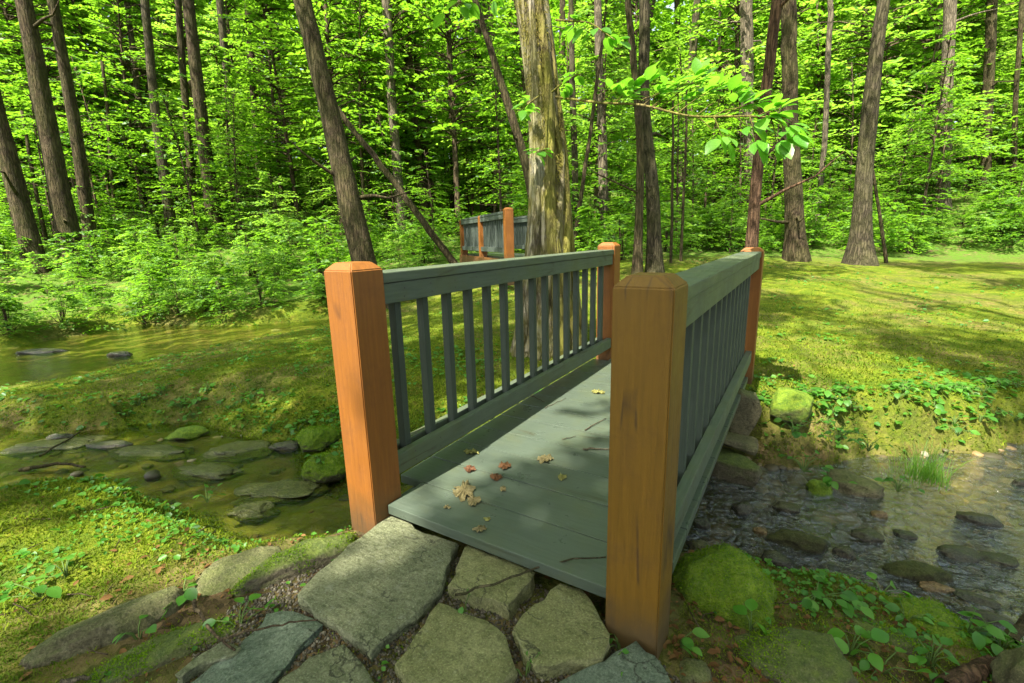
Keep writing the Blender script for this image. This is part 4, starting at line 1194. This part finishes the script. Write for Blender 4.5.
for (x, y) in [(-8.9,2.5),(-8.4,2.9),(-7.6,3.3),(-9.1,1.4),(-8.8,.7),(-7.0,3.7),(-6.5,4.7),(-9.3,2.9),(-8.0,3.2)]:
    x -= .35; y += .25
    place_foliage('low', int(rs.integers(0, 4)), x, y, rs.uniform(.8, 1.3), rs.uniform(0, 6.28), 'low leafy plant hanging over the far stream edge', 'plant', 'low plants at the far stream edge', 'leafy_plant')
# distant slender trunks
tt = 0
for _ in range(200):
    if tt >= 34: break
    D = rs.uniform(20, 36); u = rs.uniform(-60, 1080); x, y = lat(u, D); zb = gz(x, y)
    r0 = rs.uniform(.10, .26); H = CAM[2]+D*.5-zb+3
    e = empty('forest_tree', (x, y, zb))
    lean = rs.normal(0, .03, 2)
    zz = np.linspace(-.2, H, 12)
    V, F, T = tube_np(np.stack([zz*lean[0], zz*lean[1], zz], 1), np.linspace(r0, r0*.6, 12), 9, .1, tt)
    mesh_np('trunk', V, [F, T], [M_BARK, M_BARK_GREY, M_BARK][tt % 3], e, True)
    lm, cm = _canopy[tt % 4]
    c = bpy.data.objects.new('crown', cm); COL.objects.link(c); c.parent = e; c.location = (lean[0]*H, lean[1]*H, H-1.5); c.scale = (.85,)*3
    l = bpy.data.objects.new('limbs', lm); COL.objects.link(l); l.parent = c
    tag(e, 'slender tree far back in the woods among leaves', 'tree', 'slender trees far back in the woods'); tt += 1
# the woods beyond: one leafy mass on the hillside
def far_woods():
    r = np.random.default_rng(5); parts = []
    for k in range(6500):
        D = r.uniform(30, 50); a = r.uniform(-1.15, 1.15)
        x = CAM[0]+D*math.sin(YAW+a)/1.0; y = CAM[1]+D*math.cos(YAW+a)
        z = 1.5+(D-26)*.22+r.random()**.9*(D*.56)
        parts.append(spray_leaves(r, np.array([x, y, z]), r.uniform(0, 6.28), r.uniform(1.4, 2.4), 18, .42, .35, .15, .6))
    for k in range(2600):
        D = r.uniform(52, 60); a = r.uniform(-1.2, 1.2)
        parts.append(spray_leaves(r, np.array([CAM[0]+D*math.sin(YAW+a), CAM[1]+D*math.cos(YAW+a), 5+r.random()*25]), r.uniform(0, 6.28), 3.4, 18, 1.0, .5, .1, .7))
    V, Q = leaves_from(parts, None, None)
    o = mesh_np('far_woods', V, Q, M_LEAF, None, True); o['kind'] = 'stuff'; o['label'] = 'far wooded hillside of green leaves'
far_woods()

# ------------------------------------------------------------------ unseen trees added, crowns shaped to throw the wanted dappled shade
def shade_wanted(x, y):
    """how much of the ground at x,y lies in leaf shade"""
    m = np.full(np.shape(x), .45)
    pt = sstep(.41, .49, fbm(x*1.0+3, y*1.5, 88))
    def put(cond, v): m[cond] = v
    c_ = (y > 2.4) & (x > .5); m[c_] = (.12+.78*pt)[c_]
    m[x < -5.6] = (.1+.55*pt)[x < -5.6]
    c_ = (x > -5.4) & (x < -.4) & (y > .7) & (y < 5); m[c_] = (.42+.55*pt)[c_]
    put((x > -4.5) & (x < -.3) & (y > -.5) & (y < .9), .93)            # left channel
    c_ = (x > -2.8) & (x < -.25) & (y < -.1); m[c_] = (.3+.6*pt)[c_]
    put((np.hypot((x+.95)/.42, (y+.6)/.35) < 1), .08)                   # lit moss on the near bank
    put((x > -.45) & (y < -.05) & (y > -2.5), .96)                      # flagstones
    put((x > .42) & (y < 2.0), .97); put((x > 1.15) & (y < 1.1), .70)                                     # right post, deck right half, near stream
    put((x > .42) & (x < 1.0) & (y > 1.2) & (y < 2.9), .6)
    c_ = (x > 1.15) & (y > .9) & (y < 2.4); m[c_] = (.35+.6*pt)[c_]
    put((x > -.28) & (x < .12+.2*np.clip(y, 0, 3)) & (y > -.08) & (y < 3.4), .08)           # left post and lit strip of deck
    put((np.hypot((x-1.25)/.55, (y-3.5)/.9) < 1), .05)                  # leafy branch
    put((np.hypot((x-1.25)/.3, (y-2.1)/.35) < 1), .25)
    put((x > -1.5) & (x < -.4) & (y > 3.3) & (y < 7), .16)               # big tree
    return m
def shade_trees():
    r = np.random.default_rng(77)
    spots = [(-3.6,-9),(3.2,-8.5),(7.5,-4.5),(-8.5,-6.5)]
    buckets = [[] for _ in spots]
    limbs = [Geo() for _ in spots]
    n = 10500
    gx = r.uniform(-11, 11, n); gy = r.uniform(-3.0, 13, n)
    ext = 2200
    gx = np.concatenate([gx, r.uniform(-1.6, 3.2, ext)]); gy = np.concatenate([gy, r.uniform(-1.6, 3.6, ext)])
    m = shade_wanted(gx, gy)
    dens = np.where(m > .78, 1.0, m*.62); dens[:n] *= .8; dens = np.where(m < .25, dens*.5, dens)
    keep = r.random(n+ext) < dens
    # keep clumps that would spill on to places meant to be sunny out
    gx, gy, m = gx[keep], gy[keep], m[keep]
    for x, y, mm in zip(gx, gy, m):
        rad = .44
        ring = np.array([[x+rad*math.cos(t), y+rad*math.sin(t)] for t in np.linspace(0, 6.28, 7)[:-1]])
        if shade_wanted(ring[:, 0], ring[:, 1]).min() < .15 : continue
        h = r.uniform(8.5, 11.5)
        p = np.array([x, y, -.1])+SUN*(h/SUN[2])
        # stay out of the picture
        q = p-CAM; dep = q@FWD
        if dep > .3:
            vv = 341.5-FPX*(q@UPV)/dep
            if vv > -70: continue
        i = int(np.argmin([np.hypot(p[0]-sx, p[1]-sy) for sx, sy in spots]))
        for _ in range(2):
            buckets[i].append(spray_leaves(r, p+r.normal(0, .10, 3), r.uniform(0, 6.28), .42, 13, .115, .3, .1, .62))
        limbs[i].n
        if r.random() < .10:
            s0 = np.array([spots[i][0], spots[i][1], r.uniform(6, 8.5)])
            limbs[i].tube([s0, (s0+p)/2+[0, 0, .3], p], [.045, .028, .006], 5)
    labs = ['tall tree behind the viewpoint shading the flagstones', 'tall tree behind the viewpoint shading the brown post', 'tall tree at right shading the stream', 'tall tree at left shading the mossy island']
    for i, (sx, sy) in enumerate(spots):
        zb = gz(sx, sy); e = empty('forest_tree', (sx, sy, zb))  # added out of view, leaf clumps placed from the shade mask
        zz = np.linspace(-.2, 9.5, 22)
        V, F, T = tube_np(np.stack([.1*np.sin(zz*.5+i), .1*np.cos(zz*.4), zz], 1), np.linspace(.28, .10, 22), 16, .12, i)
        mesh_np('trunk', V, [F, T], M_BARK, e, True)
        if buckets[i]:
            V, Q = leaves_from(buckets[i], None, None)
            c = mesh_np('crown', V-np.array([sx, sy, zb]), Q, M_LEAF, e, True)
            if limbs[i].V:
                L_ = limbs[i]; L_.V = [v-np.array([sx, sy, zb]) for v in L_.V]; L_.build('limbs', M_BARK, c)
        tag(e, labs[i], 'tree')
shade_trees()
rb = np.random.default_rng(55)
for k in range(11):  # unseen saplings added to cut the light from behind the viewpoint
    a = YAW+math.pi+rb.uniform(-1.25, 1.25); D = rb.uniform(4.5, 9.0)
    x, y = CAM[0]+D*math.sin(a), CAM[1]+D*math.cos(a)
    if float(stream_sd(np.array([x]), np.array([y]))[0]) < .4: continue
    place_foliage('tall', int(rb.choice([1, 1, 0, 2])), x, y, D*rb.uniform(.17, .26), rb.uniform(0, 6.28), 'leafy sapling in the thicket behind the viewpoint', 'sapling', 'saplings in the thicket behind the viewpoint', 'sapling')

# ------------------------------------------------------------------ ground cover
def cover(name, label, mat, n, xr, yr, size, up, dens, wid=.5, seed=1, lift=.0, flat=False, grow=lambda q: np.ones_like(q)):
    r = np.random.default_rng(seed)
    rad = np.exp(r.uniform(math.log(.75), math.log(11), n)); an = r.uniform(-1.02, 1.02, n)
    x = CAM[0]+rad*np.sin(YAW+an); y = CAM[1]+rad*np.cos(YAW+an)
    k = r.random(n) < dens(x, y); x, y = x[k], y[k]; n = len(x)
    z = ground(x, y)
    p = np.stack([x, y, z+lift], 1)
    a = r.uniform(0, 6.28, n)
    h = np.stack([np.cos(a), np.sin(a), np.zeros(n)], 1)
    if flat:
        d = unit(h+np.stack([0*a, 0*a, r.normal(.1, .25, n)], 1)); nn = unit(np.array([0, 0, 1.])+r.normal(0, .3, (n, 3)))
    else:
        d = unit(h*r.uniform(.3, 1.2, (n, 1))+np.array([0, 0, up])); nn = unit(h*-.4+np.array([0, 0, 1.])+r.normal(0, .3, (n, 3)))
    L = (size[0]+(size[1]-size[0])*r.random(n)**2.5)*grow(np.hypot(x-CAM[0], y-CAM[1]))
    V, Q = leaf_arr(p, d, nn, L, L*wid)
    o = mesh_np(name, V, Q, mat, None, True); o['kind'] = 'stuff'; o['label'] = label
    return o
def d_moss(x, y):
    sd = stream_sd(x, y)
    d = np.where(x > .3, sstep(-.05, .03, sd), sstep(-.07, -.02, sd))*np.maximum(fbm(x*3, y*3, 51)*1.7-.10, .9*sstep(.3, .2, sd)*(x < .3))
    path = sstep(1.25, .8, np.hypot((x-.55)/1.0, (y+.5)/.75))
    leafy = sstep(.9, .5, np.hypot((x-1.5)/1.0, (y-.3)/.6))
    under = ((x > -.1) & (x < 1.05) & (y > -.05) & (y < 2.7))
    r = np.hypot(x-CAM[0], y-CAM[1])
    return np.clip(d*(1-.92*path)*(1-.25*leafy), 0, 1)*(~under)*sstep(9.5, 4.0, np.hypot(x-CAM[0], y-CAM[1]))
cover('moss', 'short bright moss and tiny plants on the banks', M_MOSS_TUFT, 780000, None, None, (.005, .016), 1.0, d_moss, .34, 2, grow=lambda q: np.clip(q/1.7, .85, 2.0))
def d_clover(x, y):
    sd = stream_sd(x, y)
    path = sstep(1.2, .85, np.hypot((x-.55)/1.0, (y+.5)/.75))
    under = ((x > -.12) & (x < 1.05) & (y > -.05) & (y < 2.7))
    c = sstep(.50, .66, fbm(x*1.9, y*1.9, 61))
    edge = sstep(.03, .12, sd)*sstep(.55, .25, sd)*.8
    return np.clip((c*.6+edge)*sstep(.02, .1, sd), 0, 1)*(1-.93*path)*(~under)
cover('clover_carpet', 'small round-leaved ground plants along the banks', M_CLOVER, 60000, None, None, (.010, .032), .4, d_clover, .8, 3, .014, True, lambda q: np.clip(q/2.0, .8, 2.0))
def d_litter(x, y):
    sd = stream_sd(x, y)
    leafy = sstep(1.1, .5, np.hypot((x-1.55)/1.0, (y-.3)/.6))
    left = sstep(.9, .3, np.hypot((x+.5)/1.1, (y+.3)/.5))*.5
    wall = sstep(.6, .2, np.hypot(x-1.25, (y-2.1)/.7)); rb = sstep(.7, .2, np.hypot(x-2.5, (y-2.7)/.6))*.8
    path = sstep(1.15, .9, np.hypot((x-.62)/.75, (y+.38)/.48))
    return np.clip(leafy+left+wall+rb+.12, 0, 1)*sstep(.0, .1, sd)*(1-.94*path)
cover('leaf_litter', 'dry brown leaf bits lying on the ground', M_LITTER, 16000, None, None, (.010, .034), .2, d_litter, .55, 4, .008, True)
M_TWIGL = M_TWIG
def twig_litter():
    g = Geo(); r = np.random.default_rng(8)
    for k in range(130):
        if k < 70: x, y = r.normal(1.35, .4), r.normal(.15, .25)
        else: x, y = r.normal(-.3, .6), r.normal(-.3, .3)
        if float(stream_sd(np.array([x]), np.array([y]))[0]) < .08: continue
        z = gz(x, y); a = r.uniform(0, 6.28); L = r.uniform(.03, .13)
        d = np.array([math.cos(a), math.sin(a), r.normal(0, .15)])*L
        c = np.array([x, y, z+.010]); g.tube([c-d/2, c+r.normal(0, .006, 3), c+d/2], [.0024, .002, .0012], 4)
    o = g.build('twig_litter', M_TWIG); o['kind'] = 'stuff'; o['label'] = 'scattered broken twigs on the ground'
twig_litter()

# ------------------------------------------------------------------ single plants, leaves, sticks
def small_plant(u, v, z, n, L, label, name='leafy_plant', cat='plant', mat=None, seed=0, h=.06, wid=.72, spread=.07):
    r = np.random.default_rng(seed+500)
    p0 = at_z(u, v, z); zz = gz(p0[0], p0[1])
    p0[2] = max(zz, z-.05)
    e = empty(name, p0)
    g = Geo(); p, d, nn, LL = [], [], [], []
    for k in range(n):
        a = r.uniform(0, 6.28); rr_ = spread*r.uniform(.2, 1); hh_ = h*r.uniform(.5, 1.2)
        tip = np.array([math.cos(a)*rr_, math.sin(a)*rr_, hh_])
        g.tube([np.array([0, 0, -.02]), tip*[.4, .4, .6], tip], [.0025, .002, .0015], 4)
        p.append(tip); d.append(unit(np.array([math.cos(a), math.sin(a), r.normal(-.1, .25)])+r.normal(0, .3, 3)*[1, 1, .3])); nn.append(unit(np.array([0, 0, 1.])+r.normal(0, .3, 3))); LL.append(L*r.uniform(.65, 1.15))
    g.build('stem', M_CLOVER_STEM, e)
    V, Q = leaf_round(np.array(p), np.array(d), np.array(nn), np.array(LL), np.array(LL)*wid, .10, .2)
    mesh_np('leaves', V, Q, mat or M_CLOVER, e, True)
    return tag(e, label, cat)
M_CLOVER_STEM = mat_simple('green_stem', (.05,.10,.02), (.10,.15,.03), 30)
for i, a in enumerate([
    (850,655,-.24,7,.055,'broad-leaved plant on the mossy slope, lowest on the right'),
    (815,600,-.26,10,.045,'round-leaved plant at the water edge beside the moss boulder'),
    (838,607,-.28,8,.045,'round-leaved plant just right of the water edge one'),
    (880,668,-.25,9,.04,'low green plant at the frame bottom right'),
    (930,665,-.28,11,.045,'leafy plant on the low moss mound, left of the orange-brown bark'),
    (965,640,-.32,11,.045,'leafy plant on the right part of the low moss mound'),
    (905,622,-.30,10,.04,'leafy plant on top of the low moss mound'),
    (752,615,-.12,4,.05,'pale small plant growing on the big moss boulder'),
    (680,645,-.14,5,.045,'yellow-green seedling at the foot of the brown post'),
    (1000,655,-.33,8,.05,'leafy plant nearest the bottom right corner'),
    (880,600,-.33,6,.05,'single-leaved plant standing behind the low moss mound'),
    (185,602,-.13,7,.045,'clover tuft between the long brown rock and the sandy one'),
    (240,628,-.10,5,.04,'clover sprig by the long green flagstone'),
    (140,645,-.12,4,.035,'tiny clover at the side of the long brown rock'),
    (45,610,-.17,6,.045,'round leaves in the near moss at the far left'),
    (70,590,-.17,6,.04,'round leaves beside the lit moss patch'),
    (205,490,-.22,8,.045,'leafy tuft hanging at the tip of the near mossy bank'),
    (463,600,-.045,6,.03,'small clover between the largest and the pointed flagstone'),
    (567,575,-.045,3,.03,'little leaf pair growing by the deck edge'),
    (525,663,-.05,4,.025,'tiny clover right of the cracked flagstone'),
    (620,632,-.06,6,.03,'small weeds beside the foot of the brown post'),
    (795,425,-.12,12,.05,'leafy plant on the far right bank next to the stacked stones'),
    (840,430,-.15,14,.045,'leafy plant under the overhanging bank left of the grass'),
    (870,440,-.2,10,.04,'leafy plant at the bank foot left of the grass clump'),
    (805,460,-.25,12,.05,'sunlit plant in the leaf litter by the stacked stones'),
    (830,475,-.3,10,.045,'sunlit plant just above the mossy hump'),
    (900,480,-.38,10,.04,'leafy plant on the sand below the grass clump'),
    (960,425,-.15,10,.045,'leafy plant on the bank right of the grass clump'),
    (320,455,-.28,8,.04,'seedlings on the rock beside the left orange post'),
    (610,655,-.06,4,.025,'weeds at the edge of the dark blue flagstone')]):
    u, v, z, n, L, lab = a
    small_plant(u, v, z, n, L, lab, seed=i, mat=M_SPRIG if i in (0, 10, 7) else M_CLOVER, spread=.05+.004*n, h=.045+.02*(i in (0, 4, 5, 21, 24)))
_pr = np.random.default_rng(91)
def bank_plants(n, xr, yr, sdr, label, group, seed0, scale=1.0):
    k = 0; t = 0
    while k < n and t < 4000:
        t += 1
        x, y = _pr.uniform(*xr), _pr.uniform(*yr)
        q = float(stream_sd(np.array([x]), np.array([y]))[0])
        if not (sdr[0] < q < sdr[1]) or (-.2 < x < 1.1 and y > -.1): continue
        pz = gz(x, y); uu = np.array([x, y, pz])-CAM; dep = uu@FWD
        o = small_plant(512+FPX*(uu@RGT)/dep, 341.5-FPX*(uu@UPV)/dep, pz, int(_pr.integers(7, 15)), _pr.uniform(.028, .05)*scale, label, seed=seed0+k, spread=.06*scale, h=.04*scale)
        o['group'] = group; k += 1
bank_plants(34, (1.1, 3.6), (1.9, 3.6), (.05, .38), 'small leafy plant hanging on the far right stream bank', 'leafy plants along the far right bank', 100, 1.15)
bank_plants(26, (-4.4, -1.0), (.2, 1.9), (.03, .45), 'small leafy tuft along the mossy island edge', 'leafy tufts along the mossy island edge', 200, 1.1)
bank_plants(7, (1.2, 2.4), (.3, 1.1), (.05, .5), 'small leafy plant among the right foreground stones', 'leafy plants among the right foreground stones', 300, .8)
def grass_clump(u, v, z, n, H, label, seed, mat):
    r = np.random.default_rng(seed); p0 = at_z(u, v, z); p0[2] = gz(p0[0], p0[1]) if z > -.4 else max(gz(p0[0], p0[1]), z)
    e = empty('grass_clump', p0); V, Q = [], []; k0 = 0
    for k in range(n):
        a = r.uniform(0, 6.28); b_ = np.array([r.normal(0, .045), r.normal(0, .045), -.01]); hh_ = H*r.uniform(.45, 1); out = hh_*r.uniform(.15, .9)
        d = np.array([math.cos(a), math.sin(a), 0]); s = np.array([-d[1], d[0], 0])*r.uniform(.0016, .0032)
        row = []
        for t in (0, .35, .7, 1):
            c = b_+d*out*t*t+np.array([0, 0, hh_*(t-.35*t*t*out/hh_)]); wv = s*(1-.85*t)
            row += [c-wv, c+wv]
        V += row
        for j in range(3): Q.append([k0+2*j, k0+2*j+1, k0+2*j+3, k0+2*j+2])
        k0 += 8
    mesh_np('blades', np.array(V), np.array(Q), mat, e, True)
    return tag(e, label, 'grass clump')
grass_clump(925, 478, -.40, 150, .26, 'bright clump of long grass on the sandbar by the far right bank', 1, M_LEAF_PALE)
grass_clump(905, 430, -.2, 60, .24, 'darker tall grass growing at the foot of the bank overhang', 2, M_LEAF)
grass_clump(1000, 620, -.36, 30, .16, 'few thin grass blades at the right foreground water edge', 3, M_LEAF)
grass_clump(265, 525, -.2, 40, .05, 'short grass tuft on the near bank close to the left orange post', 4, M_LEAF_PALE)

def fallen_leaf(u, v, z, L, mat, label, seed, lobes=5):
    L = L*1.55
    r = np.random.default_rng(seed); p = at_z(u, v, z)
    m = 40; th = np.linspace(0, 2*math.pi, m, endpoint=False)
    rad = L*.5*(.62+.38*np.abs(np.cos(th*lobes/2+.4)))*(1+r.normal(0, .08, m))
    bm = bmesh.new(); c = bm.verts.new((0, 0, .008+L*.06)); ring = []
    mid = [bm.verts.new((math.cos(t)*q*.55, math.sin(t)*q*.42, .006+r.uniform(0, .10)*L)) for t, q in zip(th, rad)]
    ring = [bm.verts.new((math.cos(t)*q, math.sin(t)*q*.75, .003+max(0, r.normal(.05, .07))*L)) for t, q in zip(th, rad)]
    for k in range(m):
        bm.faces.new((c, mid[k], mid[(k+1) % m])); bm.faces.new((mid[k], ring[k], ring[(k+1) % m], mid[(k+1) % m]))
    ex = bmesh.ops.solidify(bm, geom=bm.faces[:], thickness=.0008)
    o = bm_obj('fallen_leaf', bm, mat, None, False)
    o.location = p; o.rotation_euler = (0, 0, r.uniform(0, 6.28))
    return tag(o, label, 'leaf', 'fallen leaves on the bridge deck' if z > -.01 else None)
M_DRY_YEL = mat_simple('dry_yellow_leaf', (.20,.16,.06), (.36,.31,.15), 60)
M_DRY_BROWN = mat_simple('dry_brown_leaf', (.12,.055,.02), (.24,.12,.05), 60)
M_DRY_RED = mat_simple('dry_red_leaf', (.14,.06,.03), (.24,.12,.06), 60)
M_GREENISH = mat_simple('yellow_green_leaf', (.25,.25,.06), (.38,.36,.12), 60)
for i, a in enumerate([
    (464,493,.0,.085,M_DRY_YEL,'large crumpled yellow leaf on the deck near its front left corner',6),
    (474,502,.0,.05,M_DRY_YEL,'smaller curled yellow leaf touching the large crumpled one',3),
    (545,460,.0,.06,M_DRY_YEL,'ragged tan leaf in the middle of the deck',6),
    (470,470,.0,.045,M_DRY_RED,'reddish leaf at the edge of the rail shadow on the deck',5),
    (505,467,.0,.05,M_DRY_BROWN,'brown leaf right of the reddish one on the deck',4),
    (496,478,.0,.045,M_DRY_BROWN,'dark brown leaf below the other brown leaf on the deck',4),
    (562,478,.0,.035,M_GREENISH,'small pale yellow-green leaf on the deck',3),
    (480,530,.0,.035,M_DRY_YEL,'small tan leaf close to the front edge of the deck',4),
    (487,520,.0,.02,M_GREENISH,'tiny pale leaf scrap near the front edge of the deck',3),
    (598,393,.0,.06,M_GREENISH,'yellow leaf on the far bright part of the deck',4),
    (503,490,.0,.028,M_DRY_YEL,'narrow pale leaf between two plank joints of the deck',2),
    (447,508,.0,.02,M_DRY_YEL,'tiny tan scrap by the deck corner',3),
    (471,453,.0,.05,M_GREENISH,'faded leaf in the dark strip under the left rail',4),
    (110,597,-.13,.045,M_DRY_RED,'pinkish dry leaf on the moss behind the long brown rock',4),
    (205,602,-.115,.035,M_DRY_RED,'orange oval leaf by the clover tuft on the left bank',2),
    (233,603,-.115,.04,M_DRY_BROWN,'orange-brown leaf beside the orange oval one',4),
    (8,557,-.19,.06,M_DRY_YEL,'long tan leaf at the left edge of the near moss',2)]):
    u, v, z, L, m, lab, lo = a
    fallen_leaf(u, v, z, L, m, lab, i, lo)
def stick(px, rad, label, mat=M_TWIG, z=None, seed=0, name='twig', cat='twig', group=None):
    """px: list of (u,v,z)"""
    pts = np.array([at_z(u, v, zz) for u, v, zz in px]); s = np.linspace(0, 1, len(pts)); ss = np.linspace(0, 1, max(6, len(pts)*4))
    r = np.random.default_rng(seed)
    Pq = np.stack([np.interp(ss, s, pts[:, k]) for k in range(3)], 1); Pq[1:-1] += r.normal(0, .0022, (len(Pq)-2, 3))
    c = Pq.mean(0); V, F, T = tube_np(Pq-c, np.linspace(rad, rad*.55, len(Pq)), 7, .15, seed)
    o = mesh_np(name, V, [F, T], mat, None, True); o.location = c
    return tag(o, label, cat, group)
stick([(585,430,.006),(606,418,.006)], .003, 'short dark twig lying slantwise on the deck', seed=1)
stick([(583,449,.006),(610,449,.006)], .0045, 'short pale twig lying across the deck by the brown post', M_BARK_PALE, seed=2)
stick([(562,439,.005),(576,436,.005)], .002, 'fine dark twig on the middle of the deck', seed=3)
stick([(545,408,.005),(566,398,.005)], .002, 'fine twig by the rail shadow on the deck', seed=4)
stick([(530,395,.005),(545,402,.005)], .003, 'knobby bit of twig in the dark strip of the deck', seed=5)
stick([(455,595,-.035),(500,582,-.03),(540,567,-.02),(575,559,.012),(606,557,.012)], .0042, 'long bent twig from the pointed flagstone onto the deck edge', M_BARK_GREY, seed=6)
stick([(220,640,-.03),(250,630,-.03),(290,622,-.03),(318,620,-.03)], .0035, 'dark twig lying across the long green flagstone', seed=7)
stick([(194,600,-.08),(205,625,-.07),(235,650,-.04)], .006, 'thick dark broken twig at the edge of the long green flagstone', seed=8)
stick([(60,682,-.08),(90,678,-.08)], .008, 'tan stick end at the frame bottom left', M_BARK_PALE, seed=9)
stick([(0,322,-.36),(35,315,-.30),(75,306,-.28)], .03, 'bleached fallen stick along the far stream bank at the left edge', M_BARK_PALE, seed=10, name='fallen_branch', cat='branch')
stick([(30,300,-.30),(55,288,-.2),(75,296,-.3)], .022, 'bleached crooked branch on the far bank under the bushes', M_BARK_PALE, seed=11, name='fallen_branch', cat='branch')
stick([(120,292,-.2),(140,278,-.0),(132,268,.1)], .015, 'upright bare stick among the far bank bushes', M_BARK_PALE, seed=12, name='fallen_branch', cat='branch')
stick([(20,470,-.43),(60,463,-.42),(85,467,-.43)], .014, 'dark driftwood stick lying in the left stream', M_BARK, seed=13, name='driftwood', cat='driftwood')
stick([(40,456,-.42),(80,432,-.42)], .008, 'slanting dark stick in the left stream', M_BARK, seed=14, name='driftwood', cat='driftwood')
stick([(945,690,-.24),(985,665,-.28),(1030,660,-.3)], .03, 'orange-brown rotten bark piece at the bottom right corner', M_BARK_RED, seed=15, name='bark_piece', cat='bark')
stick([(1010,640,-.30),(1035,610,-.26)], .02, 'dark wet stick end at the right edge above the rotten bark', M_BARK, seed=16, name='driftwood', cat='driftwood')
